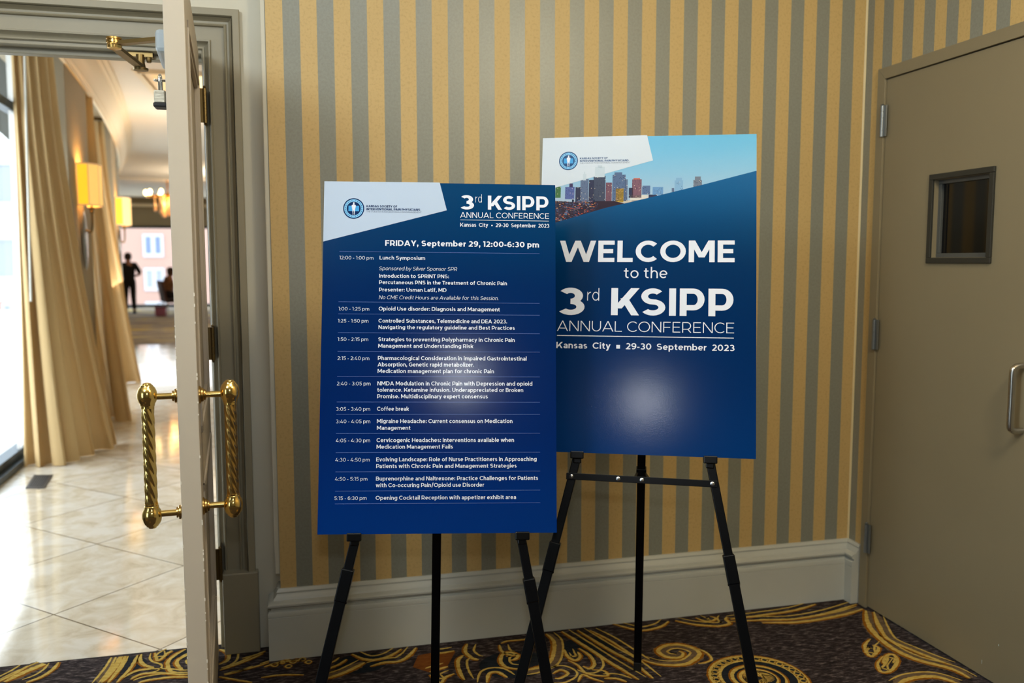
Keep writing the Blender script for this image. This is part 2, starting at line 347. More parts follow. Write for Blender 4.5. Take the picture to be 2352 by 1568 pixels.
# ------------------------------------------------------------------ lettering: a geometric sans built from strokes
def glyph(ch, w):
    h = w/2; t = w*.86; k = t/2; X = .74; P = []
    def V(x, a, b): P.append([(x-h, a), (x+h, a), (x+h, b), (x-h, b)])
    def H(y, a, b): P.append([(a, y-k), (b, y-k), (b, y+k), (a, y+k)])
    def D(x0, y0, x1, y1, f=1.0):
        g = h*f*math.hypot(x1-x0, y1-y0)/abs(y1-y0); P.append([(x0-g, y0), (x0+g, y0), (x1+g, y1), (x1-g, y1)])
    def A(cx, cy, rx, ry, a0, a1):
        n = max(4, int(abs(a1-a0)/14))
        for i in range(n):
            q = []
            for a, o in ((a0+(a1-a0)*i/n, 1), (a0+(a1-a0)*(i+1)/n, 1), (a0+(a1-a0)*(i+1)/n, -1), (a0+(a1-a0)*i/n, -1)):
                c, s_ = math.cos(R(a)), math.sin(R(a)); q.append((cx+(rx+o*h)*c, cy+(ry+o*k)*s_))
            P.append(q)
    def bowl(cx, W, y0, y1, a0, a1): A(cx, (y0+y1)/2, W/2-h, (y1-y0)/2-k, a0, a1)
    W = .6; C = ch
    if C == 'A': W = 1.04; g = h*1.12; D(g, 0, W/2, 1); D(W-g, 0, W/2, 1); H(.27, .24, W-.24)
    elif C == 'B':
        W = .80; V(h, 0, 1); H(1-k, h, .47); H(.515, h, .5); H(k, h, .5); A(.47, (1-k+.515)/2, .27-h, (1-k-.515)/2, -90, 90); A(.5, (k+.515)/2, .30-h, (.515-k)/2, -90, 90)
    elif C == 'C': W = .92; bowl(.53, 1.06, 0, 1, 45, 315)
    elif C == 'D': W = .93; V(h, 0, 1); H(1-k, h, .44); H(k, h, .44); A(.44, .5, .49-h, .5-k, -90, 90)
    elif C == 'E': W = .70; V(h, 0, 1); H(1-k, h, W); H(.51, h, W-.06); H(k, h, W)
    elif C == 'F': W = .68; V(h, 0, 1); H(1-k, h, W); H(.48, h, W-.05)
    elif C == 'G': W = .95; bowl(.53, 1.06, 0, 1, 45, 318); V(W-h, .13, .50); H(.5-k*.2, .62, W)
    elif C == 'H': W = .88; V(h, 0, 1); V(W-h, 0, 1); H(.5, h, W-h)
    elif C == 'I': W = w; V(h, 0, 1)
    elif C == 'K': W = .94; V(h, 0, 1); D(h*.9+w*.5, .25, W-h*1.35, 1); D(W-h*1.3, 0, .40+h*.3, .62)
    elif C == 'L': W = .66; V(h, 0, 1); H(k, h, W)
    elif C == 'M': W = 1.08; V(h, 0, 1); V(W-h, 0, 1); D(W/2, .22, w*.62, 1); D(W/2, .22, W-w*.62, 1)
    elif C == 'N': W = .88; V(h, 0, 1); V(W-h, 0, 1); D(W-w*.62, 0, w*.62, 1)
    elif C == 'O': W = 1.08; bowl(.54, 1.08, 0, 1, 0, 360)
    elif C == 'P': W = .80; V(h, 0, 1); H(1-k, h, .44); H(.30, h, .44); A(.44, (1-k+.30)/2, .36-h, (1-k-.30)/2, -90, 90)
    elif C == 'R': W = .82; V(h, 0, 1); H(1-k, h, .44); H(.32, h, .44); A(.44, (1-k+.32)/2, .36-h, (1-k-.32)/2, -90, 90); D(W-h*1.1, 0, .48, .36)
    elif C == 'S': W = .82; r = (1-t)/4; A(W/2, 1-k-r, W/2-h-.03, r, 38, 270); A(W/2, k+r, W/2-h, r, 90, -145)
    elif C == 'T': W = .80; V(W/2, 0, 1); H(1-k, 0, W)
    elif C == 'U': W = .86; V(h, .42, 1); V(W-h, .42, 1); A(W/2, .42, W/2-h, .42-k, 180, 360)
    elif C == 'V': W = 1.02; g = h*1.12; D(W/2, 0, g, 1); D(W/2, 0, W-g, 1)
    elif C == 'W': W = 1.58; g = h*1.08; D(.41, 0, g, 1); D(.41, 0, W/2, 1); D(W-.41, 0, W/2, 1); D(W-.41, 0, W-g, 1)
    elif C == 'Y': W = .92; V(W/2, 0, .42); D(W/2, .36, h*1.2, 1); D(W/2, .36, W-h*1.2, 1)
    elif C == 'a':
        W = .62; V(W-h, 0, .46); A(W/2-.01, .46, W/2-h+.01, X-.46-k, 0, 148); H(.44-k, .28, W-h); A(.29, .215, .29-h, .215-k+.005, 90, 270); H(k, .28, .38); A(.36, .24, W-.36-h, .24-k, -90, 0)
    elif C == 'b': W = .74; V(h, 0, 1.06); bowl(W-.37, .74, 0, X, 0, 360)
    elif C == 'c': W = .64; bowl(.37, .74, 0, X, 48, 312)
    elif C == 'd': W = .74; V(W-h, 0, 1.06); bowl(.37, .74, 0, X, 0, 360)
    elif C == 'e': W = .72; bowl(.37, .74, 0, X, -3, 318) if False else bowl(.365, .73, 0, X, 0, 316); H(.36, h, W-h)
    elif C == 'f': W = .46; V(.20, 0, .84); A(.20+.19, .84, .19, .22-k, 180, 75); H(X-k-.02, 0, .43)
    elif C == 'g': W = .74; V(W-h, .02, X); bowl(.37, .74, .04, X, 0, 360); A(W/2-.01, .02, W/2-h+.01, .29-k, 0, -140)
    elif C == 'h': W = .66; V(h, 0, 1.06); V(W-h, 0, .40); A(W/2, .40, W/2-h, X-.40-k, 0, 180)
    elif C == 'i': W = w*1.15; V(W/2, 0, X); r = w*.62; P.append([(W/2+r*math.cos(R(a)), .94+r*math.sin(R(a))) for a in range(0, 360, 36)])
    elif C == 'k': W = .66; V(h, 0, 1.06); D(h+w*.5, .2, W-.07, X); D(W-h*.8, 0, .26+h*.4, .46)
    elif C == 'l': W = w; V(h, 0, 1.06)
    elif C == 'm': W = 1.10; V(h, 0, X); V(W/2, 0, .42); V(W-h, 0, .42); A((W/2+h)/2, .42, (W/2-h)/2, X-.42-k, 0, 180); A((W*1.5-h)/2, .42, (W/2-h)/2, X-.42-k, 0, 180)
    elif C == 'n': W = .66; V(h, 0, X); V(W-h, 0, .40); A(W/2, .40, W/2-h, X-.40-k, 0, 180)
    elif C == 'o': W = .76; bowl(.38, .76, 0, X, 0, 360)
    elif C == 'p': W = .74; V(h, -.27, X); bowl(W-.37, .74, 0, X, 0, 360)
    elif C == 'r': W = .40; V(h, 0, X); A(.40, .36, .40-h, X-.36-k, 92, 180)
    elif C == 's': W = .56; r = (X-t)/4; A(W/2, X-k-r, W/2-h-.02, r, 38, 270); A(W/2, k+r, W/2-h, r, 90, -145)
    elif C == 't': W = .46; V(.20, .20, .92); A(.20+.18, .20, .18, .20-k, 180, 290); H(X-k-.02, 0, .43)
    elif C == 'u': W = .66; V(W-h, 0, X); V(h, .34, X); A(W/2, .34, W/2-h, .34-k, 180, 360)
    elif C == 'v': W = .70; g = h*1.1; D(W/2, 0, g, X); D(W/2, 0, W-g, X)
    elif C == 'w': W = 1.08; g = h*1.05; D(.29, 0, g, X); D(.29, 0, W/2, X); D(W-.29, 0, W/2, X); D(W-.29, 0, W-g, X)
    elif C == 'x': W = .66; g = h*1.2; D(g, 0, W-g, X); D(W-g, 0, g, X)
    elif C == 'y': W = .70; g = h*1.1; D(W/2, .02, g, X); D(W/2-.14, -.27, W-g, X); H(-.27+k, .06, .26)
    elif C == 'z': W = .58; H(X-k, .02, W-.02); H(k, 0, W); D(h*1.3, k, W-h*1.3, X-k)
    elif C == '0': W = .80; bowl(.40, .80, 0, 1, 0, 360)
    elif C == '1': W = .36; V(W-h, 0, 1); H(1-k, 0, W-h)
    elif C == '2': W = .70; A(.34, .70, .34-h, .30-k, 150, -25); D(h*1.5, k, W-.10, .60); H(k, 0, W)
    elif C == '3': W = .72; r = (1-t)/4; A(.33, 1-k-r, .34-h, r, 145, -90); A(.34, k+r, .38-h, r, 90, -145)
    elif C == '4': W = .84; V(.62, 0, .48); H(.24, 0, W); D(h*1.1, .24, .50, 1)
    elif C == '5': W = .72; H(1-k, .10, W-.05); D(.06+h, .52, .10+h, 1); A(.33, .31, .39-h, .31-k, 92, -145); H(.62-k, .06+h, .34)
    elif C == '6': W = .76; bowl(.38, .76, 0, .64, 0, 360); A(.45, .45, .45-h, .55-k, 62, 190)
    elif C == '7': W = .74; H(1-k, 0, W); D(.22, 0, W-h*1.25, 1-k); V(h, .72, 1)
    elif C == '8': W = .78; bowl(.39, .72, .50-k, 1, 0, 360); bowl(.39, .78, 0, .53+k*.4, 0, 360)
    elif C == '9': W = .76; bowl(.38, .76, .36, 1, 0, 360); A(.31, .55, .45-h, .55-k, -118, 10)
    elif C in '.,:':
        W = w*1.15; r = w*.62
        for y in ((r, .60) if C == ':' else (r,)): P.append([(W/2+r*math.cos(R(a)), y+r*math.sin(R(a))) for a in range(0, 360, 36)])
        if C == ',': P.append([(W/2-r*.6, r*.6), (W/2+r*.9, r*.9), (W/2+r*.2, -.20), (W/2-r*.5, -.20)])
    elif C == '-': W = .36; P.append([(0, .34-k), (W, .34-k), (W, .34+k), (0, .34+k)])
    elif C == '/': W = .50; D(h, -.12, W-h, 1.08)
    return P, W
SIDE = dict.fromkeys('AVWYTvwyxz7', .035); SIDE.update(dict.fromkeys('COGQScoegsdS', .06))
WEIGHT = dict(B=.222, S=.19, R=.125, L=.085, I=.105)
def textpolys(s, style):
    w_ = WEIGHT[style]; x = 0; prev = ''; out = []; sb = .062 if style in 'BS' else .09
    for ch in s:
        if ch == ' ': x += .34; prev = ''; continue
        P, W = glyph(ch, w_); a = SIDE.get(ch, sb); x += a-(.10 if prev+ch in ('KS', 'To', 'AV', 'LA', 'PA', 'Ke', 'Ta', 'Pa') else 0); prev = ch
        sh = .21 if style == 'I' else 0
        out += [[(px+x+sh*py, py) for px, py in q] for q in P]; x += W+a
    x0 = min(p[0] for q in out for p in q); x1 = max(p[0] for q in out for p in q)
    return [[((px-x0)/(x1-x0), py) for px, py in q] for q in out]
PW, PH = .61, .914
def uv(u, v, y): return (u-PW/2, y, PH/2-v)
def put_text(mb, rows, y):
    for s, u0, u1, v, cap, st in rows:
        if 'September 2023' in s: s = s.replace(' ', '  ')
        elif s == 'Kansas City': s = 'Kansas  City'
        for k, q in enumerate(textpolys(s, st)): mb.add([uv(u0+(u1-u0)*a, v-cap*b, y-6e-6*(k % 23)) for a, b in q], [tuple(range(len(q)))])
def quad(mb, u0, v0, u1, v1, y): mb.add([uv(u0, v0, y), uv(u1, v0, y), uv(u1, v1, y), uv(u0, v1, y)], [(0, 1, 2, 3)])
def disc(mb, cu, cv, r0, r1, y, n=48):
    for i in range(n):
        a, b = 2*math.pi*i/n, 2*math.pi*(i+1)/n
        mb.add([uv(cu+r1*math.cos(a), cv+r1*math.sin(a), y), uv(cu+r1*math.cos(b), cv+r1*math.sin(b), y), uv(cu+r0*math.cos(b), cv+r0*math.sin(b), y), uv(cu+r0*math.cos(a), cv+r0*math.sin(a), y)], [(0, 1, 2, 3)])

# ------------------------------------------------------------------ measured layout of prints and carpet (metres)
D_P1 = [[-1.7698, -0.7386, 1.1013], [[0.98346, 0.17561, 0.04429], [-0.18071, 0.96774, 0.17555], [-0.01204, -0.18065, 0.98347]]]
D_P2 = [[-1.1696, -0.6696, 1.2569], [[0.92236, 0.37753, 0.08197], [-0.38631, 0.90302, 0.18791], [-0.00307, -0.20499, 0.97876]]]
D_h1 = [('3', 0.3582, 0.3934, 0.0703, 0.039, 'B'), ('rd', 0.3969, 0.414, 0.0506, 0.021, 'L'), ('KSIPP', 0.4302, 0.5915, 0.0697, 0.0379, 'B'), ('ANNUAL CONFERENCE', 0.3568, 0.5929, 0.0924, 0.015, 'R'), ('Kansas City', 0.3569, 0.4309, 0.1163, 0.0102, 'S'), ('29-30 September 2023', 0.4509, 0.5934, 0.1162, 0.0102, 'S'), ('FRIDAY, September 29, 12:00-6:30 pm', 0.1609, 0.566, 0.1699, 0.0149, 'B')]
D_s1 = [('Lunch Symposium', 0.1469, 0.2656, 0.2066, 0.0097, 'S'), ('Sponsored by Silver Sponsor SPR', 0.1464, 0.3497, 0.2349, 0.0097, 'I'), ('Introduction to SPRINT PNS:', 0.1467, 0.3285, 0.2546, 0.0097, 'S'), ('Percutaneous PNS in the Treatment of Chronic Pain', 0.1463, 0.481, 0.2715, 0.0097, 'S'), ('Presenter: Usman Latif, MD', 0.1466, 0.3221, 0.2909, 0.0097, 'S'), ('No CME Credit Hours are Available for this Session.', 0.1463, 0.4585, 0.3112, 0.0097, 'I'), ('Opioid Use disorder: Diagnosis and Management', 0.1464, 0.4623, 0.3411, 0.01, 'S'), ('Controlled Substances, Telemedicine and DEA 2023.', 0.1463, 0.4813, 0.3727, 0.0099, 'S'), ('Navigating the regulatory guideline and Best Practices', 0.1465, 0.5015, 0.3896, 0.0099, 'S'), ('Strategies to preventing Polypharmacy in Chronic Pain', 0.1464, 0.5015, 0.4213, 0.0099, 'S'), ('Management and Understanding Risk', 0.1466, 0.3933, 0.4381, 0.0099, 'S'), ('Pharmacological Consideration in impaired Gastrointestinal', 0.1461, 0.5325, 0.4702, 0.0103, 'S'), ('Absorption, Genetic rapid metabolizer.', 0.1456, 0.3952, 0.4868, 0.0103, 'S'), ('Medication management plan for chronic Pain', 0.1459, 0.4472, 0.5038, 0.0103, 'S'), ('NMDA Modulation in Chronic Pain with Depression and opioid', 0.1457, 0.5474, 0.5358, 0.0103, 'S'), ('tolerance. Ketamine infusion. Underappreciated or Broken', 0.1456, 0.5236, 0.5524, 0.0103, 'S'), ('Promise. Multidisciplinary expert consensus', 0.1458, 0.4313, 0.5691, 0.0102, 'S'), ('Coffee break', 0.1459, 0.2278, 0.6012, 0.0102, 'S'), ('Migraine Headache: Current consensus on Medication', 0.146, 0.4955, 0.6328, 0.0102, 'S'), ('Management', 0.1462, 0.2322, 0.65, 0.0101, 'S'), ('Cervicogenic Headaches: Interventions available when', 0.1457, 0.4995, 0.6815, 0.0102, 'S'), ('Medication Management Fails', 0.1459, 0.3413, 0.6983, 0.0101, 'S'), ('Evolving Landscape: Role of Nurse Practitioners in Approaching', 0.1454, 0.5582, 0.7306, 0.0101, 'S'), ('Patients with Chronic Pain and Management Strategies', 0.1456, 0.5061, 0.7475, 0.0101, 'S'), ('Buprenorphine and Naltrexone: Practice Challenges for Patients', 0.1454, 0.5617, 0.7792, 0.0101, 'S'), ('with Co-occuring Pain/Opioid use Disorder', 0.1453, 0.4223, 0.796, 0.0101, 'S'), ('Opening Cocktail Reception with appetizer exhibit area', 0.1454, 0.5047, 0.8278, 0.01, 'S')]
D_t1 = [('12:00 - 1:00 pm', 0.0427, 0.131, 0.2073, 0.0091, 'R'), ('1:00 - 1:25 pm', 0.0428, 0.122, 0.3416, 0.009, 'R'), ('1:25 - 1:50 pm', 0.0419, 0.1205, 0.3731, 0.009, 'R'), ('1:50 - 2:15 pm', 0.0422, 0.1206, 0.4212, 0.009, 'R'), ('2:15 - 2:40 pm', 0.0425, 0.1241, 0.4706, 0.0093, 'R'), ('2:40 - 3:05 pm', 0.0421, 0.128, 0.5359, 0.0092, 'R'), ('3:05 - 3:40 pm', 0.0416, 0.1279, 0.6013, 0.0092, 'R'), ('3:40 - 4:05 pm', 0.0419, 0.1287, 0.6331, 0.0092, 'R'), ('4:05 - 4:30 pm', 0.0421, 0.1291, 0.6816, 0.0091, 'R'), ('4:30 - 4:50 pm', 0.0417, 0.1288, 0.7307, 0.0091, 'R'), ('4:50 - 5:15 pm', 0.0416, 0.1237, 0.7791, 0.009, 'R'), ('5:15 - 6:30 pm', 0.0412, 0.1225, 0.8277, 0.009, 'R')]
D_l1 = [('KANSAS SOCIETY OF', 0.1105, 0.191, 0.0678, 0.0057, 'B'), ('INTERVENTIONAL PAIN PHYSICIANS', 0.1106, 0.2514, 0.0755, 0.0057, 'B'), ('THE VOICE OF INTERVENTIONAL PAIN MANAGEMENT', 0.1107, 0.2549, 0.0817, 0.0045, 'L')]
D_r1 = [(0.3574, 0.5923, 0.0983), (0.0429, 0.5674, 0.1863), (0.0432, 0.5675, 0.3191), (0.0429, 0.5674, 0.3506), (0.0424, 0.5673, 0.3996), (0.0421, 0.5668, 0.448), (0.0427, 0.5666, 0.5131), (0.0419, 0.5674, 0.5788), (0.0418, 0.5673, 0.6104), (0.042, 0.5671, 0.6594), (0.0422, 0.5676, 0.7082), (0.0412, 0.5674, 0.7568), (0.0411, 0.5673, 0.8053), (0.041, 0.5672, 0.8375)]
D_h2 = [('WELCOME', 0.0592, 0.5508, 0.3703, 0.0622, 'B'), ('to the', 0.2441, 0.3661, 0.4166, 0.0306, 'R'), ('3', 0.0623, 0.1346, 0.5247, 0.0793, 'B'), ('rd', 0.1415, 0.1755, 0.4824, 0.0342, 'L'), ('KSIPP', 0.2099, 0.5483, 0.5236, 0.0779, 'B'), ('ANNUAL CONFERENCE', 0.0575, 0.5504, 0.5707, 0.0296, 'L'), ('Kansas City', 0.0569, 0.2107, 0.6204, 0.0179, 'S'), ('29-30 September 2023', 0.2535, 0.5518, 0.6203, 0.0176, 'S')]
D_l2 = [('KANSAS SOCIETY OF', 0.1105, 0.1912, 0.0658, 0.0052, 'B'), ('INTERVENTIONAL PAIN PHYSICIANS', 0.1106, 0.2515, 0.0737, 0.0052, 'B'), ('THE VOICE OF INTERVENTIONAL PAIN MANAGEMENT', 0.1108, 0.2563, 0.0798, 0.0042, 'L')]
D_r2 = [(0.0579, 0.5497, 0.5841)]
D_sq1 = [(0.4412, 0.1122)]
D_sq2 = [(0.232, 0.6137)]
D_c1 = [(0.0006, -0.0008), (0.3023, -0.0016), (0.3215, 0.073), (0.0013, 0.1607)]
D_c2 = [(0.0003, -0.0024), (0.3029, -0.0029), (0.321, 0.0727), (0.0017, 0.161)]
D_e1 = [(0.0776, 0.0718), (0.1051, 0.0713), (0.0639, 0.0645), (0.0916, 0.079)]
D_e2 = [(0.0773, 0.0702), (0.1049, 0.0707), (0.0635, 0.0628), (0.0912, 0.078)]
D_ov = [(0.6099, 0.1075), (0.4604, 0.1465), (0.3516, 0.1731), (0.1859, 0.2121), (0.0459, 0.2536), (-0.0012, 0.2672)]
D_bd = [[(0.0414, 0.1472), (0.0572, 0.1804), 'g'], [(0.0699, 0.1482), (0.0971, 0.1847), 'b'], [(0.0816, 0.138), (0.092, 0.1491), 'b2'], [(0.0999, 0.1492), (0.1143, 0.1939), 'd'], [(0.1141, 0.1251), (0.1375, 0.1941), 'm'], [(0.1181, 0.1196), (0.1324, 0.1256), 'm'], [(0.1387, 0.128), (0.153, 0.191), 'd'], [(0.1519, 0.1162), (0.1861, 0.1913), 'd2'], [(0.1874, 0.1367), (0.2051, 0.1915), 'r'], [(0.2063, 0.1137), (0.2438, 0.1919), 'm2'], [(0.2117, 0.1064), (0.2337, 0.1148), 'm2'], [(0.2426, 0.1277), (0.25, 0.1919), 'm'], [(0.2164, 0.1547), (0.2389, 0.195), 'y'], [(0.2536, 0.1529), (0.2659, 0.1825), 'd'], [(0.2627, 0.128), (0.2899, 0.1827), 'p'], [(0.2664, 0.1242), (0.285, 0.1289), 'p2'], [(0.2914, 0.147), (0.3143, 0.1728), 'b3'], [(0.3213, 0.1512), (0.351, 0.1744), 'b4'], [(0.3751, 0.155), (0.3819, 0.1662), 'm'], [(0.3831, 0.1328), (0.4068, 0.1648), 'l'], [(0.3869, 0.1249), (0.4034, 0.1337), 'l'], [(0.4355, 0.1319), (0.4593, 0.1528), 't'], [(0.4397, 0.1221), (0.4561, 0.1328), 't'], [(0.258, 0.1747), (0.3091, 0.1924), 'w'], [(0.2289, 0.1898), (0.2846, 0.1992), 'w2'], [(0.3103, 0.1734), (0.3334, 0.1847), 'd']]
D_gb = [[(0.1551, 0.0894), (0.1833, 0.1205)], [(0.1628, 0.0846), (0.1755, 0.0907)], [(0.121, 0.1099), (0.1303, 0.1295)], [(0.1234, 0.1035), (0.1267, 0.1107)]]
D_lows = [(-0.0035, 0.1896), (0.0426, 0.19), (0.1168, 0.1945), (0.1605, 0.1911), (0.2135, 0.1916), (0.2415, 0.1989), (0.186, 0.2137), (0.046, 0.2552), (-0.0011, 0.2688)]
D_cv = [([(-1.023, -0.335), (-0.986, -0.376), (-0.931, -0.398), (-0.877, -0.394), (-0.817, -0.345), (-0.817, -0.298), (-0.854, -0.26), (-0.903, -0.257), (-0.943, -0.286), (-0.941, -0.324), (-0.917, -0.348), (-0.885, -0.347), (-0.868, -0.323), (-0.876, -0.307)], 1.1), ([(-0.817, -0.298), (-0.789, -0.333), (-0.792, -0.388), (-0.826, -0.407), (-0.852, -0.407)], 0.6), ([(-1.018, -0.038), (-0.962, -0.1), (-0.923, -0.12), (-0.855, -0.105), (-0.807, -0.068)], 0.8), ([(-0.78, -0.069), (-0.729, -0.115), (-0.67, -0.144), (-0.636, -0.152), (-0.596, -0.143), (-0.591, -0.105), (-0.576, -0.086)], 0.9), ([(-0.694, -0.063), (-0.673, -0.101), (-0.644, -0.103), (-0.623, -0.086), (-0.636, -0.066)], 0.7), ([(-1.256, -0.198), (-1.26, -0.254), (-1.244, -0.285), (-1.22, -0.263), (-1.217, -0.227)], 0.8), ([(-1.204, -0.202), (-1.185, -0.263), (-1.19, -0.325), (-1.216, -0.354), (-1.234, -0.332)], 0.8), ([(-1.221, -0.057), (-1.178, -0.189), (-1.137, -0.32), (-1.086, -0.462)], 0.9), ([(-1.162, -0.061), (-1.105, -0.236), (-1.061, -0.348), (-1.038, -0.466)], 0.9), ([(-1.119, -0.072), (-1.079, -0.164), (-1.041, -0.299), (-1.026, -0.348)], 0.7), ([(-1.282, -0.063), (-1.273, -0.126), (-1.3, -0.216), (-1.336, -0.28), (-1.394, -0.309), (-1.448, -0.31)], 1.0), ([(-1.462, -0.231), (-1.44, -0.227), (-1.425, -0.203), (-1.444, -0.175), (-1.471, -0.182), (-1.491, -0.232), (-1.478, -0.28), (-1.426, -0.306)], 0.9), ([(-1.346, -0.356), (-1.312, -0.338), (-1.296, -0.368), (-1.329, -0.393), (-1.348, -0.389)], 0.7), ([(-1.268, -0.279), (-1.247, -0.32), (-1.235, -0.383), (-1.179, -0.414), (-1.176, -0.381), (-1.212, -0.363)], 0.6), ([(-1.283, -0.429), (-1.253, -0.387), (-1.23, -0.418), (-1.201, -0.45)], 0.6), ([(-1.193, -0.427), (-1.155, -0.437), (-1.13, -0.467)], 0.7), ([(-1.46, -0.099), (-1.431, -0.086), (-1.369, -0.087), (-1.318, -0.064)], 0.6), ([(-0.573, -0.107), (-0.439, -0.103), (-0.297, -0.093), (-0.179, -0.059)], 0.9), ([(-0.583, -0.126), (-0.461, -0.142), (-0.342, -0.164), (-0.197, -0.148), (-0.078, -0.116), (-0.023, -0.098)], 0.9), ([(-0.474, -0.164), (-0.327, -0.193), (-0.147, -0.176), (-0.028, -0.144)], 1.0), ([(-0.026, -0.16), (-0.085, -0.25), (-0.127, -0.352), (-0.142, -0.466), (-0.12, -0.557), (-0.056, -0.642), (-0.044, -0.712)], 1.3), ([(-0.006, -0.181), (-0.063, -0.285), (-0.109, -0.397), (-0.087, -0.492), (-0.058, -0.572), (-0.036, -0.619)], 1.0), ([(-0.169, -0.382), (-0.22, -0.421), (-0.253, -0.475), (-0.25, -0.5), (-0.19, -0.454), (-0.196, -0.427)], 0.8), ([(-0.214, -0.509), (-0.27, -0.555), (-0.293, -0.606), (-0.256, -0.604), (-0.19, -0.551), (-0.174, -0.507), (-0.203, -0.512), (-0.244, -0.55), (-0.244, -0.573)], 0.8), ([(-0.3, -0.691), (-0.227, -0.666), (-0.145, -0.676), (-0.106, -0.734)], 1.2), ([(-1.975, -0.056), (-1.935, -0.105), (-1.892, -0.116), (-1.847, -0.098), (-1.806, -0.057)], 0.9), ([(-1.922, -0.161), (-1.873, -0.145), (-1.825, -0.147), (-1.786, -0.113), (-1.755, -0.059)], 0.9), ([(-2.067, -0.212), (-2.004, -0.183), (-1.937, -0.129)], 1.0), ([(-2.065, -0.149), (-2.022, -0.122), (-1.995, -0.09)], 0.7), ([(-1.711, -0.116), (-1.671, -0.121), (-1.629, -0.116)], 0.7), ([(-1.735, -0.248), (-1.67, -0.224)], 0.7), ([(-1.575, -0.073), (-1.593, -0.13), (-1.579, -0.184), (-1.56, -0.203)], 0.9), ([(-1.605, -0.158), (-1.629, -0.191), (-1.638, -0.265), (-1.633, -0.329)], 0.9), ([(-1.467, -0.11), (-1.469, -0.161), (-1.446, -0.197), (-1.422, -0.193)], 0.7), ([(-1.737, -0.267), (-1.713, -0.328), (-1.691, -0.297), (-1.658, -0.278)], 0.7), ([(-1.568, -0.364), (-1.547, -0.306), (-1.516, -0.304), (-1.495, -0.346)], 0.8), ([(-2.266, -0.081), (-2.225, -0.062), (-2.17, -0.057), (-2.136, -0.065)], 0.7), ([(-2.271, -0.153), (-2.206, -0.151), (-2.136, -0.168)], 0.6), ([(-3.072, 0.015), (-3.029, 0.072), (-2.98, 0.125), (-2.968, 0.159)], 1.5), ([(-3.002, -0.007), (-2.967, 0.023), (-2.945, 0.069), (-2.939, 0.121)], 0.9), ([(-3.098, 0.013), (-3.054, 0.072), (-3.029, 0.125)], 0.8), ([(-2.766, -0.066), (-2.749, 0.032), (-2.743, 0.134)], 1.3), ([(-2.746, -0.071), (-2.732, 0.022), (-2.729, 0.137)], 0.8), ([(-2.72, -0.077), (-2.696, 0.019), (-2.69, 0.114)], 0.8), ([(-2.678, 0.118), (-2.675, 0.074), (-2.656, 0.032), (-2.625, 0.001), (-2.667, -0.006), (-2.698, -0.027)], 0.9), ([(-2.637, 0.127), (-2.619, 0.06), (-2.605, 0.068), (-2.594, 0.103), (-2.571, 0.13)], 0.8), ([(-2.531, 0.126), (-2.565, 0.083), (-2.581, 0.032), (-2.565, -0.032), (-2.542, -0.049)], 0.9), ([(-2.517, 0.078), (-2.547, 0.048), (-2.55, 0.012), (-2.523, -0.042)], 0.9), ([(-2.681, -0.065), (-2.65, -0.034), (-2.586, -0.044), (-2.532, -0.068), (-2.499, -0.071)], 0.8), ([(-2.651, -0.098), (-2.629, -0.084), (-2.556, -0.08), (-2.496, -0.094)], 0.8), ([(-2.421, 0.092), (-2.398, 0.07), (-2.385, 0.034), (-2.389, -0.005), (-2.412, -0.026)], 0.9), ([(-2.407, -0.069), (-2.338, -0.029), (-2.273, 0.022)], 0.6), ([(-2.403, -0.055), (-2.352, -0.027), (-2.307, 0.011)], 0.6), ([(-2.391, -0.099), (-2.318, -0.08), (-2.25, -0.051)], 0.6), ([(-2.389, -0.106), (-2.343, -0.09), (-2.303, -0.064)], 0.6), ([(-2.364, 0.045), (-2.355, 0.055), (-2.354, 0.075)], 0.6), ([(-2.404, -0.114), (-2.347, -0.151), (-2.297, -0.18)], 0.6), ([(-2.34, 0.003), (-2.3, 0.017), (-2.265, 0.041)], 0.6)]
D_rust = [(-1.784, -0.2), (-1.756, -0.119), (-1.71, -0.111), (-1.626, -0.121), (-1.67, -0.219), (-1.735, -0.25)]
D_med = [[-0.706, -0.548], 0.154]

# ================================================================== THE SETTING
def xw(y): return -3.536-.02*y-.008*y*y            # corridor's curved window wall
# ---- room floor with its woven scrolls
fl_ = empty('floor', (0, 0, 0), 'dark carpet with gold scrolls', None, None, 'structure')
mb = MB(); mb.box((-5, -5.5, -.03), (.2, .135, 0)); mb.build('carpet_ground', M['carpet'], fl_)
jit = random.Random(21)
def ribbon(mb, pts, wd, z, shift=0):
    P = smoothpath([(x, y, 0) for x, y in pts], 12); L_ = []; n = len(P)
    for i, p in enumerate(P):
        d = (P[min(i+1, n-1)]-P[max(i-1, 0)]).normalized(); s = Vector((-d.y, d.x, 0)); k = wd*(.35+.65*min(1, 5*min(i, n-1-i)/n))
        c = p+s*shift; L_.append(((c+s*k*jit.uniform(.8, 1.2))[:2]+(z,), (c-s*k*jit.uniform(.8, 1.2))[:2]+(z,)))
    for i in range(n-1):
        if P[i].y < .122 and P[i+1].y < .122: mb.add([L_[i][0], L_[i][1], L_[i+1][1], L_[i+1][0]], [(0, 1, 2, 3)])
curves = [(p, w_) for p, w_ in D_cv]
(mx_, my_), mr_ = D_med
def circ(r, a0=0, a1=360, n=26): return [(mx_+r*math.cos(R(a0+(a1-a0)*i/n)), my_+r*math.sin(R(a0+(a1-a0)*i/n))) for i in range(n+1)]
for q, w_ in ((1, .9), (.80, .7), (.55, .9), (.38, .8)): curves.append((circ(mr_*q), w_))
for i in range(34): curves.append(([(mx_+mr_*.9*math.cos(R(i*10.6))+.011*math.cos(t), my_+mr_*.9*math.sin(R(i*10.6))+.011*math.sin(t)) for t in (0, 1.6, 3.1, 4.7, 6.2)], .35))
for i in range(22): curves.append(([(mx_+mr_*.2*math.cos(R(i*17))+.02*math.cos(t), my_+mr_*.2*math.sin(R(i*17))+.02*math.sin(t)) for t in (0, 2, 4)], .3))
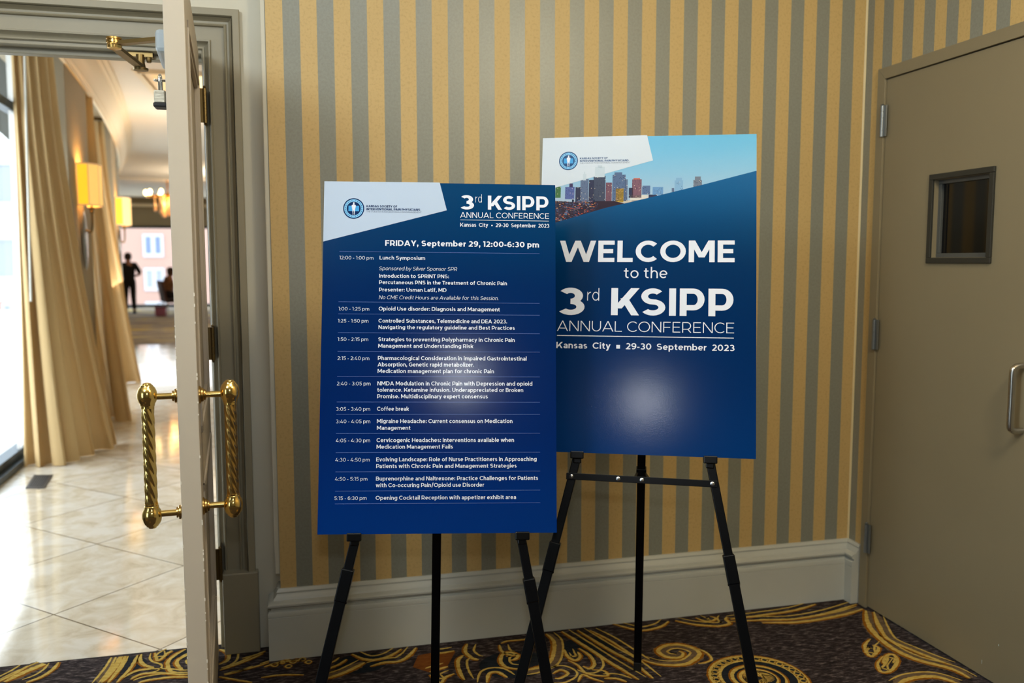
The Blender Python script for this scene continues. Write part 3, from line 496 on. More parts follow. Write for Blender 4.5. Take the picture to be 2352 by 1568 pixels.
for hx, hy in ((-2.22, -.02), (-2.19, -.035), (-2.16, -.03), (-2.205, -.06), (-2.17, -.065), (-2.14, -.055), (-2.23, -.075), (-2.12, -.08), (-2.185, -.095)):
    curves.append(([(hx+.011*math.cos(t), hy+.011*math.sin(t)) for t in (0, 1.6, 3.1, 4.7, 6.2)], .4))
rnd = random.Random(3)
for i in range(46):                                # the same scrollwork carried on over the rest of the room
    cx, cy = rnd.uniform(-4.8, -.1), rnd.uniform(-5.3, -.95); s = rnd.uniform(.08, .2); a = rnd.uniform(0, 6.3)
    curves.append(([(cx+s*(1-t/16)*math.cos(a+t*.62), cy+s*(1-t/16)*math.sin(a+t*.62)) for t in range(14)], rnd.uniform(.8, 1.3)))
# fills inside the scrolls
mb = MB()
mb.add([(x, y, .0004) for x, y in D_rust], [tuple(range(len(D_rust)))]); mb.build('rust_leaf_pattern', M['carpet_rust'], fl_, recalc=False)
mb = MB(); mt_ = MB(); mg = MB(); ma = MB()
for p, w_ in curves:
    if w_ > .95 and len(p) < 20: ribbon(mt_, p, .022*w_, .0006, .006)
    if w_ >= .7 and len(p) < 20: ribbon(mg, p, .0040, .0012, .030)
    ribbon(ma, p, .0085*w_, .0010, -.0055*w_); ribbon(mg, p, .0070*w_, .0014)
mb.add([(mx_+mr_*math.cos(R(a)), my_+mr_*math.sin(R(a)), .0005) for a in range(0, 360, 10)], [tuple(range(36))])
for c_, r_ in (((-2.57, .09), .06), ((-1.17, -.20), .10), ((-1.45, -.26), .12), ((-1.95, -.13), .09), ((-2.72, .05), .07)):
    mb.add([(c_[0]+r_*math.cos(R(a)), min(c_[1]+r_*.8*math.sin(R(a)), .13), .0004) for a in range(0, 360, 15)], [tuple(range(24))])
mb.build('navy_medallion_pattern', M['carpet_dark'], fl_, recalc=False)
mt_.build('taupe_scroll_pattern', M['carpet_taupe'], fl_, recalc=False)
ma.build('amber_scroll_pattern', M['carpet_amber'], fl_, recalc=False); mg.build('gold_scroll_pattern', M['carpet_gold'], fl_, recalc=False)
# ---- corridor floors
mb = MB(); ys = [.135+i*(12.0-.135)/24 for i in range(25)]
mb.loft([[(xw(y)-.36, y, 0), (1.2, y, 0)] for y in ys], closed=False); struct('floor', mb, M['tile'], 'pale polished stone tiles laid diagonally in the corridor')
mb = MB(); mb.add([(-5.4, 12, 0), (1.2, 12, 0), (1.2, 24.6, 0), (-8.85, 24.6, 0), (-5.6, 13, 0)], [(0, 1, 2, 3, 4)]); struct('floor', mb, M['farcarpet'], 'grey and yellow carpet of the far hall')
# ---- room walls
mb = MB(); mb.box((-2.208, 0, 0), (.2, .2, 2.8)); struct('wall_back', mb, M['paper_x'], 'gold and grey striped wallpaper wall behind the posters')
mb = MB(); mb.box((0, -.094, 0), (.2, 0, 2.8)); mb.box((0, -1.10, 2.052), (.2, -.094, 2.8)); mb.box((0, -5.5, 0), (.2, -1.10, 2.8)); struct('wall_right', mb, M['paper_y'], 'gold and grey striped wall with the flat door')
mb = MB(); mb.box((-.0025, -.0025, .2), (0, 0, 2.8)); mb.bar((-.003, -.003, .236), (-.003, -.003, 2.8), .008, .003, (1, -1, 0)); struct('trim_1', mb, M['caulk'], 'pale seam of caulk in the corner')
mb = MB(); mb.box((-2.295, .075, 0), (-2.208, .2, 2.8)); mb.box((-3.518, .075, 2.153), (-2.295, .2, 2.8)); mb.box((-5.2, .075, 0), (-3.518, .2, 2.8))
struct('wall_doorway', mb, M['cream'], 'cream surround of the open doorway')
mb = MB(); mb.box((-2.2235, .004, .283), (-2.208, .075, 2.8)); struct('trim_2', mb, M['cream'], bevel=.003)
mb = MB(); mb.box((-5.2, -5.5, 0), (-5, .075, 2.8)); struct('wall_left', mb, M['plain'])
mb = MB(); mb.box((-5.2, -5.7, 0), (.2, -5.5, 2.8)); struct('wall_front', mb, M['plain'])
mb = MB(); mb.box((-5.2, -5.7, 2.8), (.2, .2, 2.9)); struct('ceiling', mb, M['ceil'])
# ---- skirting with its moulded cap
prof = [(.006, .236), (.010, .232), (.014, .226), (.012, .220), (.016, .213), (.022, .207), (.024, .201), (.034, .197), (.042, .192), (.0425, .186), (.040, .182), (.031, .178), (.031, .172), (.040, .168), (.042, .162), (.0415, .150), (.0395, .1485), (.041, .147), (.0415, 0)]
mb = MB()
def ring(fx): return [fx(t, z) for t, z in prof]+[fx(-.001, 0), fx(-.001, .236)]
mb.loft([ring(lambda t, z: (-2.208-t, .07, z)), ring(lambda t, z: (-2.208-t, -t, z)), ring(lambda t, z: (-t, -t, z)), ring(lambda t, z: (-t, -.086, z))], closed=True, caps=True)
struct('baseboard_back', mb, M['white'], 'tall white moulded skirting', smooth=True)
mb = MB(); mb.loft([ring(lambda t, z: (-t, -1.12, z)), ring(lambda t, z: (-t, -5.5, z))], closed=True, caps=True); struct('baseboard_right', mb, M['white'], smooth=True)
# ---- doorway casing (trim_3), plinth block, jamb
OX, OZ, LX = -2.413, 2.035, -3.40
cp = [(0, .12), (0, .100), (.003, .096), (.007, .097), (.008, .101), (.012, .099), (.018, .092), (.0215, .084), (.0225, .078), (.027, .077), (.0285, .082), (.0295, .086), (.070, .084), (.0715, .073), (.075, .070), (.078, .072), (.080, .079), (.086, .078), (.092, .070), (.096, .058), (.0975, .066), (.099, .054), (.101, .050), (.120, .050), (.122, .052), (.122, .080)]
mb = MB()
mb.loft([[(OX+d, y, .28) for d, y in cp], [(OX+d, y, OZ+d) for d, y in cp], [(LX-d, y, OZ+d) for d, y in cp], [(LX-d, y, .28) for d, y in cp]], closed=False)
cas = struct('trim_3', mb, M['taupe'], 'moulded taupe casing around the doorway', smooth=True, recalc=False)
mb = MB(); mb.box((OX+.014, .040, 0), (OX+.131, .12, .285)); mb.box((LX-.131, .040, 0), (LX-.014, .12, .285)); mb.build('plinth_block', M['taupe'], cas, bevel=.004)
mb = MB(); mb.box((OX-.003, .105, 0), (OX+.119, .2, OZ+.119)); mb.box((LX-.119, .105, 0), (LX+.003, .2, OZ+.119)); mb.box((LX, .105, OZ-.012), (OX, .2, OZ+.119)); mb.box((LX, .150, OZ-.030), (OX, .19, OZ-.01)); mb.build('jamb', M['taupe'], cas, bevel=.002)
# ---- far corridor shell
def pier(y0, y1, z1=2.95):
    n = 5; ys = [y0+(y1-y0)*i/n for i in range(n+1)]
    return [(xw(y), y) for y in ys]+[(xw(y)-.325, y) for y in ys[::-1]]
PIERS = ((3.95, 5.05), (7.55, 8.65), (11.3, 13.0))
for a, b in PIERS: mb = MB(); mb.prism(pier(a, b), 0, 2.95); struct('wall_pier', mb, M['pier'], 'greige pier between the corridor windows')
mb = MB(); mb.prism([(-4.3, .2), (-3.55, .2), (-3.55, .32), (-4.3, .32)], 0, 2.95); struct('wall_pier', mb, M['pier'])
ys = [.2+i*(13.0-.2)/32 for i in range(33)]
mb = MB(); mb.loft([[(xw(y)-.52, y, 2.9), (xw(y)-.01, y, 2.9), (xw(y)-.005, y, 2.77), (xw(y)+.003, y, 2.77), (xw(y)+.003, y, 3.2), (xw(y)-.52, y, 3.2)] for y in ys], closed=True, caps=True); struct('wall_bulkhead', mb, M['pier'], 'dropped bulkhead over the windows')
kp = [(.003, 2.765), (.025, 2.765), (.030, 2.79), (.045, 2.80), (.050, 2.83), (.075, 2.86), (.10, 2.91), (.12, 2.965), (.125, 2.985), (.150, 2.99), (.155, 3.015), (.185, 3.02), (.19, 3.06)]
mb = MB(); mb.loft([[(xw(y)+t, y, z) for t, z in kp] for y in ys], closed=False); struct('trim_4', mb, M['crown'], 'curved cream crown moulding along the corridor', smooth=True)
mb = MB(); ys2 = [.2+i*(12.0-.2)/12 for i in range(13)]
mb.loft([[(min(xw(y)+3.3, .3), y, 0), (min(xw(y)+3.3, .3), y, 3.2), (min(xw(y)+3.4, .4), y, 3.2), (min(xw(y)+3.4, .4), y, 0)] for y in ys2], caps=True); struct('wall_corridor', mb, M['plain'])
# corridor ceiling with a recessed coffer
cx0, cx1, cy0, cy1 = -3.48, -2.2, 5.45, 7.6
mb = MB()
mb.box((-4.4, .2, 3.05), (1.2, cy0, 3.15)); mb.prism([(-5, cy1), (1.2, cy1), (1.2, 16), (-6.6, 16), (-5.5, 13)], 3.05, 3.15); mb.box((-4.7, cy0, 3.05), (cx0, cy1, 3.15)); mb.box((cx1, cy0, 3.05), (1.2, cy1, 3.15)); struct('ceiling_corridor', mb, M['ceil'])
mb = MB(); mb.box((cx0-.02, cy0-.02, 3.26), (cx1+.02, cy1+.02, 3.30)); mb.box((cx0-.04, cy0-.04, 3.15), (cx0, cy1+.04, 3.27)); mb.box((cx1, cy0-.04, 3.15), (cx1+.04, cy1+.04, 3.27)); mb.box((cx0, cy0-.04, 3.15), (cx1, cy0, 3.27)); mb.box((cx0, cy1, 3.15), (cx1, cy1+.04, 3.27))
for q, z in ((.05, 3.035), (.02, 3.02)):
    mb.box((cx0-q, cy0-q, z), (cx0+.01, cy1+q, 3.055)); mb.box((cx1-.01, cy0-q, z), (cx1+q, cy1+q, 3.055)); mb.box((cx0, cy0-q, z), (cx1, cy0+.01, 3.055)); mb.box((cx0, cy1-.01, z), (cx1, cy1+q, 3.055))
struct('ceiling_coffer', mb, M['crown'], 'recessed ceiling coffer in the corridor')
area('coffer_cove_light', (-2.8, 6.5, 3.10), (-2.8, 6.5, 4), .8, 1.6, 9, (1, .66, .30))
mb = MB(); mb.prism([(-6.5, 15.9), (1.2, 15.9), (1.2, 16.05), (-6.5, 16.05)], 3.02, 3.35); mb.prism([(-6.4, 16.05), (1.2, 16.05), (1.2, 24.7), (-8.9, 24.7)], 3.25, 3.35); struct('ceiling_hall', mb, M['ceil'])
mb = MB(); mb.box((-8.9, 24.5, 2.36), (1.2, 24.7, 3.3)); mb.box((-.6, 24.5, 0), (1.2, 24.7, 3.3)); struct('wall_far', mb, M['pier'], 'wall over the far hall window')
mb = MB(); mb.box((-8.7, 24.38, 2.98), (1.2, 24.5, 3.06)); struct('trim_5', mb, M['crown'])
mb = MB(); mb.prism([(xw(13)-.42, 12.9), (-8.8, 24.7), (-8.95, 24.7), (xw(13)-.56, 12.9)], 0, 3.3); struct('wall_hall_left', mb, M['pier'])
mb = MB(); mb.box((1.2, .2, 0), (1.4, 24.7, 3.3)); mb.box((-1.7, 11.95, 0), (1.2, 12.05, 3.2)); struct('wall_hall_right', mb, M['plain'])
# windows
def window(name, p0, p1, z1, mull, head, label):
    p0 = Vector(at(p0, 0)); p1 = Vector(at(p1, 0)); d = (p1-p0); L_ = d.length; d.normalize(); nrm = Vector((-d.y, d.x, 0))
    r = empty(name, p0, label, None, None, 'structure'); f = MB(); up = Vector((0, 0, 1))
    def bar(a, b, wd, dp): f.bar(a, b, wd, dp, up if abs((b-a).normalized().z) < .5 else d)
    bar(p0+up*.045, p1+up*.045, .09, .09); bar(p0+up*.02+nrm*-.06, p1+up*.02+nrm*-.06, .04, .05); bar(p0+up*z1, p1+up*z1, .07, .08)
    if head: bar(p0+up*head, p1+up*head, .06, .08)
    for k in range(mull+1): q = p0+d*(L_*k/mull); bar(q, q+up*z1, .06, .08)
    f.build('window_frame', M['winframe'], r, bevel=.004)
    g = MB(); g.add([p0+up*.05, p1+up*.05, p1+up*z1, p0+up*z1], [(0, 1, 2, 3)]); g.build('pane', M['glass'], r)
window('window_1', (xw(.32)-.36, .32), (xw(3.95)-.30, 3.95), 2.88, 2, 2.40, 'floor length window beside the near drape')
window('window_2', (xw(5.05)-.36, 5.05), (xw(7.55)-.36, 7.55), 2.88, 2, 2.40, 'corridor window between the two piers')
window('window_3', (xw(8.65)-.36, 8.65), (xw(11.3)-.36, 11.3), 2.88, 2, 2.40, None)
window('window_4', (-8.8, 24.52), (-.6, 24.52), 2.38, 2, None, 'wide hall window looking out at the pink building')
# outdoors
mb = MB(); mb.add([(-40, -4, -.06), (-4.0, -4, -.06), (-4.3, 5, -.06), (-5.2, 11, -.06), (-5.6, 13.1, -.06), (-8.95, 25, -.06), (-40, 25, -.06)], [tuple(range(7))]); struct('ground', mb, M['ground'], 'pale paving outside the corridor windows')
mb = MB(); mb.add([(-60, 24.8, -6), (30, 24.8, -6), (30, 90, -6), (-60, 90, -6)], [(0, 1, 2, 3)]); struct('ground', mb, M['ground'])
mb = MB(); mb.loft([[(xw(y)-.53, y, 2.92), (xw(y)-.53, y, 3.1), (xw(y)-1.3, y, 3.1), (xw(y)-1.3, y, 2.92)] for y in ys], caps=True); struct('ceiling_eave', mb, M['eave'], 'dark roof eave outside the windows')

# ================================================================== DOORS
# ---- the panelled leaf standing open
HX, HY = -2.4195, .050                             # hinge side corner of the leaf's right face
EX, EY = -2.351, -.874
dl = Vector((EX-HX, EY-HY, 0)); LL = dl.length; dl.normalize(); pn = Vector((dl.y, -dl.x, 0))   # pn: towards the left face
if pn.x > 0: pn = -pn
def leaf(s, t, z): p = Vector((HX, HY, 0))+dl*s+pn*t; return (p.x, p.y, z)
T = .0445
d1 = empty('door_1', (HX, HY, 0), 'open taupe panelled door with twisted brass pulls', None, None, 'structure')
mb = MB()
def lbox(mb, s0, s1, t0, t1, z0, z1):
    mb.add([leaf(s0, t0, z0), leaf(s1, t0, z0), leaf(s1, t1, z0), leaf(s0, t1, z0), leaf(s0, t0, z1), leaf(s1, t0, z1), leaf(s1, t1, z1), leaf(s0, t1, z1)],
           [(0, 3, 2, 1), (4, 5, 6, 7), (0, 1, 5, 4), (1, 2, 6, 5), (2, 3, 7, 6), (3, 0, 4, 7)])
st = .115
for s0, s1, z0, z1 in ((0, st, .012, 2.022), (LL-st, LL, .012, 2.022), (st, LL-st, .012, .24), (st, LL-st, .80, .93), (st, LL-st, 1.905, 2.022)): lbox(mb, s0, s1, 0, T, z0, z1)
mb.build('door_leaf', M['leaf'], d1, bevel=.0015)
for z0, z1 in ((.24, .80), (.93, 1.905)):
    mb = MB(); lbox(mb, st-.002, LL-st+.002, .012, T-.012, z0-.002, z1+.002)
    for t0, t1 in ((-.004, .012), (T-.012, T+.004)):
        for k, (q, e) in enumerate(((.018, 0), (.03, .005))):
            a, b = (t0+e, t1) if t0 < 0 else (t0, t1-e)
            lbox(mb, st, LL-st, a, b, z0, z0+q); lbox(mb, st, LL-st, a, b, z1-q, z1); lbox(mb, st, st+q, a, b, z0, z1); lbox(mb, LL-st-q, LL-st, a, b, z0, z1)
    mb.build('door_panel', M['leaf'], d1, bevel=.0015)
# pulls, one on each face
def pull(side, ztop, zbot):
    sg = -1 if side == 'R' else 1; t0 = 0 if side == 'R' else T; s = LL-.062; so = .069
    ax = (pn*sg)
    c = lambda t, z: Vector(leaf(s, t0+sg*t, z))
    zt, zb = ztop, zbot
    mbt = MB(); r0 = .0125; n = 40; rows = []; zz0, zz1 = zb+.024, zt-.026
    ctr = c(so, 0)
    for i in range(61):
        z = zz0+(zz1-zz0)*i/60
        rows.append([(ctr.x+(r0+.0026*abs(math.cos(3.5*(a+i*.118)))-.0006)*math.cos(a), ctr.y+(r0+.0026*abs(math.cos(3.5*(a+i*.118)))-.0006)*math.sin(a), z) for a in (2*math.pi*j/n for j in range(n))])
    mbt.loft(rows, caps=True)
    h = mbt.build('door_pull', M['brass_old'] if side == 'R' else M['brass'], d1, smooth=True)
    tag(h, 'twisted brass pull on the '+('right' if side == 'R' else 'left')+' face of the open door')
    for z, f in ((zt, 1), (zb, -1)):
        mb = MB(); p = [(0.004, .0335), (.009, .032), (.011, .029), (.0135, .0275), (.0145, .0245), (.0175, .022), (.0205, .015), (.0222, .007), (.0222, -.002), (.020, -.010), (.0165, -.016), (.0165, -.020), (.0150, -.0215), (.0150, -.026)]
        mb.lathe([(r, q*f) for r, q in (p if f > 0 else p)], c(so, z), n=28); mb.build('ball_end', M['brass'], h, smooth=True)
        mb = MB(); mb.lathe([(.0075, .0), (.0075, so-.014), (.010, so-.012)], c(0, z), ax, 16); mb.build('post', M['brass'], h, smooth=True)
        mb = MB(); mb.lathe([(.021, .0), (.021, .003), (.017, .005), (.0165, .009), (.013, .011), (.0125, .0145), (.008, .016)], c(0, z), ax, 28); mb.build('rose', M['brass_old'], h, smooth=True)
pull('R', 1.031, .762); pull('L', 1.031, .752)
for zc in (1.845, 1.075, .325):
    mb = MB(); k = Vector((HX+.0165, HY-.016, 0))
    for i in range(5): mb.lathe([(.0064, 0), (.0064, .0213)], (k.x, k.y, zc-.055+i*.022), n=16)
    mb.lathe([(.003, 0), (.005, .003), (.003, .007), (.001, .008)], (k.x, k.y, zc+.055), n=12); mb.lathe([(.001, 0), (.003, .001), (.005, .005), (.003, .008)], (k.x, k.y, zc-.063), n=12)
    h = mb.build('hinge', M['bronze'], d1, smooth=True)
    mb = MB(); mb.box((k.x-.018, k.y-.001, zc-.054), (k.x+.002, k.y+.001, zc+.054)); mb.box((k.x-.002, k.y+.002, zc-.054), (k.x+.001, k.y+.07, zc+.054)); lbox(mb, -.001, .0, 0, .03, zc-.054, zc+.054); mb.build('hinge_leaf', M['bronze'], h)
mb = MB(); P_ = Vector(leaf(LL-.075, T, 0))
mb.bar((P_.x-.001, P_.y, 1.73), (P_.x-.001, P_.y, 1.79), .003, .03, (1, 0, 0)); mb.tube(smoothpath([(P_.x, P_.y-.006, 1.7555), (P_.x-.024, P_.y-.006, 1.7555), (P_.x-.028, P_.y, 1.7555), (P_.x-.024, P_.y+.006, 1.7555), (P_.x, P_.y+.006, 1.7555)], 5), .0022, 8)
mb.build('hasp', M['chrome'], d1, smooth=True)
# chips in the paint of the closing edge
mb = MB(); rn = random.Random(5)
for i in range(34):
    z = rn.uniform(.35, 1.3); t = rn.choice((.0006, T-.0006)); q = rn.uniform(.001, .004); lbox(mb, LL-.0008, LL+.0004, t-.0011, t+.0011, z-q, z+q)
mb.build('chipped_paint', mat('bare_chip', (228, 222, 208), .6), d1)
# closer: cover on the left face, two arms, shoe under the head
Bp = Vector(leaf(.20, T, 0)); Kn = Vector((-2.6435, -.087, 2.0)); Br = Vector((-2.606, .125, 1.986))
mb = MB(); lbox(mb, .08, .33, T, T+.060, 1.935, 2.0); cl = mb.build('door_closer', M['closer_grey'], d1, bevel=.012); tag(cl, 'grey door closer with bronze arms')
mb = MB(); A_ = Vector((Bp.x-.035, Bp.y, 2.004)); mb.bar(A_, (Kn.x, Kn.y, 1.996), .011, .024, (0, 0, 1)); mb.bar((Kn.x, Kn.y, 1.987), (Br.x, Br.y, 1.975), .011, .026, (0, 0, 1)); mb.lathe([(.012, 0), (.012, .03)], (A_.x, A_.y, 1.99)); mb.build('arm', M['bronze'], cl)
mb = MB(); mb.lathe([(.012, -.019), (.020, -.016), (.0215, -.008), (.020, -.006), (.020, -.002), (.0225, -.001), (.0225, .005), (.0195, .006), (.0195, .009), (.0225, .010), (.022, .015), (.017, .017)], (Kn.x, Kn.y, 1.998), n=28); mb.build('elbow', M['brass_old'], cl, smooth=True)
mb = MB(); mb.lathe([(.014, -.018), (.023, -.016), (.0235, -.009), (.016, -.007), (.013, .010), (.013, .034)], (Br.x, Br.y, 1.980), n=24); mb.box((Br.x-.038, .122, 2.008), (Br.x+.038, .150, 2.0235)); mb.lathe([(.007, 0), (.009, .004), (.009, .02)], (Br.x+.024, .135, 1.992), n=14); mb.build('shoe', M['bronze'], cl, smooth=True)

# ---- flat door in the right hand wall
d2 = empty('door_2', (0, -.14, 0), 'flat taupe door with a small dark vision panel', None, None, 'structure')
ya, yb, zt = -.1387, -1.053, 2.008
def dbox(x0, x1, y0, y1, z0, z1): return MB().box((x0, y0, z0), (x1, y1, z1))
vy0, vy1, vz0, vz1 = -.3855, -.6715, 1.3365, 1.6390
mb = MB()
for y0, y1, z0, z1 in ((yb, vy1+.02, .008, zt), (vy0-.02, ya, .008, zt), (vy1+.02, vy0-.02, .008, vz0+.02), (vy1+.02, vy0-.02, vz1-.02, zt)): mb.box((-.005, y0, z0), (.039, y1, z1))
mb.build('door_leaf', M['steelpaint'], d2)
mb = MB(); fw, pr = .045, -.013
mb.prism([(0, 0)], 0, 0) if False else None
def frame_piece(pts): mb.add([(pr, y, z) for y, z in pts]+[(.05, y, z) for y, z in pts], [(0, 1, 2, 3), (4, 7, 6, 5), (0, 4, 5, 1), (1, 5, 6, 2), (2, 6, 7, 3), (3, 7, 4, 0)])
g = .0032
frame_piece([(ya+g, 0), (ya+fw, 0), (ya+fw, zt+fw), (ya+g, zt+g)]); frame_piece([(ya+g, zt+g), (ya+fw, zt+fw), (yb-fw, zt+fw), (yb-g, zt+g)]); frame_piece([(yb-g, 0), (yb-g, zt+g), (yb-fw, zt+fw), (yb-fw, 0)])
struct('door_frame', mb, M['steelpaint'], parent=d2, bevel=.0012)
mb = MB(); mb.box((-.001, ya, 0), (.03, ya+g, zt)); mb.box((-.001, yb-g, zt), (.03, ya+g, zt+g)); mb.build('gap_shade_strip', M['black_rubber'], d2)  # dark strip added in the door gap to stand for its shade
mb = MB(); q = .021
def rectring(mb, o, i, x0, x1):
    (a, b, c, d), (e, f, g_, h_) = o, i                # y0,y1,z0,z1
    mb.box((x0, b, c), (x1, a, g_)); mb.box((x0, b, h_), (x1, a, d)); mb.box((x0, b, g_), (x1, f, h_)); mb.box((x0, e, g_), (x1, a, h_))
rectring(mb, (vy0, vy1, vz0, vz1), (vy0-.019, vy1+.019, vz0+.019, vz1-.019), -.013, .02)
vf = mb.build('vision_frame', M['frame_dark'], d2, bevel=.002)
mb = MB(); rectring(mb, (vy0-.015, vy1+.015, vz0+.015, vz1-.015), (vy0-.034, vy1+.034, vz0+.034, vz1-.034), .012, .024); mb.build('glazing_bead', M['frame_lip'], vf, bevel=.002)
mb = MB(); mb.box((.022, vy1+.02, vz0+.02), (.026, vy0-.02, vz1-.02)); mb.build('pane', M['darkglass'], vf)
for zc in (1.858, 1.068, .278):
    mb = MB(); yk = ya+.004
    for i in range(5): mb.lathe([(.0073, 0), (.0073, .0219)], (-.018, yk+.001, zc-.056+i*.0226), n=16)
    mb.lathe([(.004, 0), (.006, .003), (.003, .006)], (-.018, yk+.001, zc+.057), n=12)
    h = mb.build('hinge', M['steel'], d2, smooth=True); mb = MB(); mb.box((-.016, yk-.020, zc-.056), (-.0125, yk-.004, zc+.057)); mb.build('hinge_leaf', M['steel'], h, bevel=.001)
yp = -.822; mb = MB(); mb.tube(smoothpath([(-.005, yp, .832), (-.030, yp, .832), (-.044, yp, .838), (-.050, yp, .852), (-.050, yp, .93), (-.050, yp, 1.01), (-.044, yp, 1.024), (-.030, yp, 1.030), (-.005, yp, 1.030)], 6), .0095, 14)
mb.build('pull_handle', M['satin'], d2, smooth=True)
mb = MB(); mb.box((-.0052, -.716, .012+.035), (-.0049, -.7145, .060)); mb.box((-.0052, -.78, .135), (-.0049, -.777, .141)); mb.build('paint_chip', mat('white_chip', (206, 222, 222), .6), d2)

# ================================================================== THINGS
# ---- padlock
pk = empty('padlock', (P_.x-.024, P_.y, 1.70), 'silver laminated padlock hanging from the hasp on the open door', 'padlock')
X0, Y0, Z0 = P_.x-.0155, P_.y, 1.693
mb = MB(); mb.box((X0-.0125, Y0-.019, Z0+.009), (X0+.0125, Y0+.019, Z0+.038)); mb.build('lock_body', M['lockbody'], pk, bevel=.003)
mb = MB(); mb.box((X0-.0145, Y0-.021, Z0), (X0+.0145, Y0+.021, Z0+.0105)); mb.build('bumper', M['black_rubber'], pk, bevel=.003)
mb = MB(); mb.tube(smoothpath([(X0, Y0-.012, Z0+.035), (X0, Y0-.012, Z0+.062), (X0, Y0-.0085, Z0+.070), (X0, Y0, Z0+.074), (X0, Y0+.0085, Z0+.070), (X0, Y0+.012, Z0+.062), (X0, Y0+.012, Z0+.035)], 5), .0035, 10); mb.build('shackle', M['chrome'], pk, smooth=True)

# ---- posters
def poster(spec, name, label, group):
    (c, rm) = spec
    r = empty(name, c, label, 'poster', group); m3 = Matrix(rm); r.rotation_mode = 'QUATERNION'; r.rotation_quaternion = m3.to_quaternion(); return r
def board(root, m):
    mb = MB(); mb.box((-PW/2, .0006, -PH/2), (PW/2, .005, PH/2)); mb.build('foam_board', M['foam'], root, local=True)
    mb = MB(); quad(mb, 0, 0, PW, PH, 0); return mb.build('printed_face', m, root, local=True)
def emblem(root, e, y, c1, c2):
    (cu, cv), (ru, rv), a, b = e; Rr = abs(ru-cu)
    mb = MB(); disc(mb, cu, cv, Rr*.90, Rr, y-.0002); disc(mb, cu, cv, 0, Rr*.66, y-.0001); o = mb.build('emblem', c1, root, local=True)
    mb = MB(); disc(mb, cu, cv, Rr*.62, Rr*.93, y-.00005); mb.build('emblem_ring', M['ring_ink'], o, local=True)
    mb = MB(); quad(mb, a[0], a[1], b[0], b[1], y-.0003); mb.build('emblem_map', M['map_ink'], o, local=True)
    mb = MB()
    def fig(pts): mb.add([uv(cu+x*Rr, cv-z*Rr, y-.0004) for x, z in pts], [tuple(range(len(pts)))])
    disc(mb, cu, cv-.52*Rr, 0, .085*Rr, y-.0004, 14)
    fig([(-.06, .46), (.06, .46), (.06, .38), (.17, .34), (.20, .26), (.15, -.02), (.13, -.12), (.10, -.02), (.11, .16), (.09, .02), (.12, -.1), (.11, -.32), (.085, -.55), (.12, -.60), (.03, -.60), (.04, -.34), (0, -.12), (-.04, -.34), (-.03, -.60), (-.12, -.60), (-.085, -.55), (-.11, -.32), (-.12, -.1), (-.09, .02), (-.11, .16), (-.10, -.02), (-.13, -.12), (-.15, -.02), (-.20, .26), (-.17, .34), (-.06, .38)])
    mb.build('emblem_figure', M['white_ink'], o, local=True)
    mb = MB(); n = 26
    for i in range(n):
        if i % 13 in (0,): continue
        t = 2*math.pi*i/n; u, v = cu+.775*Rr*math.sin(t), cv-.775*Rr*math.cos(t); s = .035*Rr
        mb.add([uv(u-s, v-s*1.3, y-.0003), uv(u+s, v-s*1.3, y-.0003), uv(u+s*.6, v+s*1.3, y-.0003), uv(u-s*.6, v+s*1.3, y-.0003)], [(0, 1, 2, 3)])
    mb.build('emblem_ring_lettering', M['navy_ink2'], o, local=True)
def words(root, name, rows, m, y=-.0009):
    mb = MB(); put_text(mb, rows, y); return mb.build(name, m, root, local=True, recalc=False)
def square(mb, p, s, y): quad(mb, p[0]-s, p[1]-s, p[0]+s, p[1]+s, y)

p1 = poster(D_P1, 'poster_board', 'navy schedule poster listing FRIDAY sessions, in front on the left easel', 'conference posters')
f1 = board(p1, M['navy'])
mb = MB(); mb.add([uv(*p, -.0003) for p in ((0, 0),)+tuple(D_c1[1:3])+((0, D_c1[3][1]),)], [(0, 1, 2, 3)]); mb.build('corner_panel', M['corner1'], p1, local=True)
emblem(p1, D_e1, -.0005, M['navy_ink'], None)
words(p1, 'society_lettering', D_l1[:2], M['navy_ink']); words(p1, 'motto_lettering', D_l1[2:], M['grey_ink'])
o = words(p1, 'heading_lettering', D_h1, M['white_ink'])
mb = MB(); square(mb, D_sq1[0], .0018, -.0009); u0, u1, v = D_r1[0]; quad(mb, u0, v-.0006, u1, v+.0006, -.0009); mb.build('heading_rule', M['white_ink'], p1, local=True)
words(p1, 'session_lettering', D_s1, M['white_ink']); words(p1, 'time_lettering', D_t1, M['white_ink'])
mb = MB()
for u0, u1, v in D_r1[1:]: quad(mb, .0425, v-.00045, .5673, v+.00045, -.0009)
mb.build('divider_lines', M['rule_ink'], p1, local=True)

p2 = poster(D_P2, 'poster_board', 'blue welcome poster with a city skyline, behind on the right easel', 'conference posters')
f2 = board(p2, M['navy2'])
mb = MB(); mb.add([uv(0, 0, -.0002), uv(PW, 0, -.0002), uv(PW, .13, -.0002), uv(.3, .235, -.0002), uv(0, .30, -.0002)], [(0, 1, 2, 3, 4)]); mb.build('sky_print', M['sky'], p2, local=True)
mb = MB(); rn = random.Random(11); mats_ = []; idx = {}
def use(k):
    if k not in idx: idx[k] = len(mats_); mats_.append(M['c_'+k])
    mb.cur = idx[k]
for a, b, k in D_bd:
    use(k); quad(mb, a[0], a[1], b[0], b[1], -.0004)
    wd, ht = b[0]-a[0], b[1]-a[1]
    if ht > .018:
        nx, ny = max(2, int(wd/.0026)), max(3, int(ht/.0032))
        for i in range(nx):
            for j in range(ny):
                q = rn.random()
                if q < .30:
                    use('lt' if k == 'y' and q < .24 else ('lw' if q < .04 else ('wd' if q < .2 else 'gh'))); u = a[0]+wd*(i+.25)/nx; v_ = a[1]+ht*(j+.3)/ny
                    if mb.cur == idx.get('gh'): continue
                    quad(mb, u, v_, u+wd/nx*.5, v_+ht/ny*.45, -.00045)
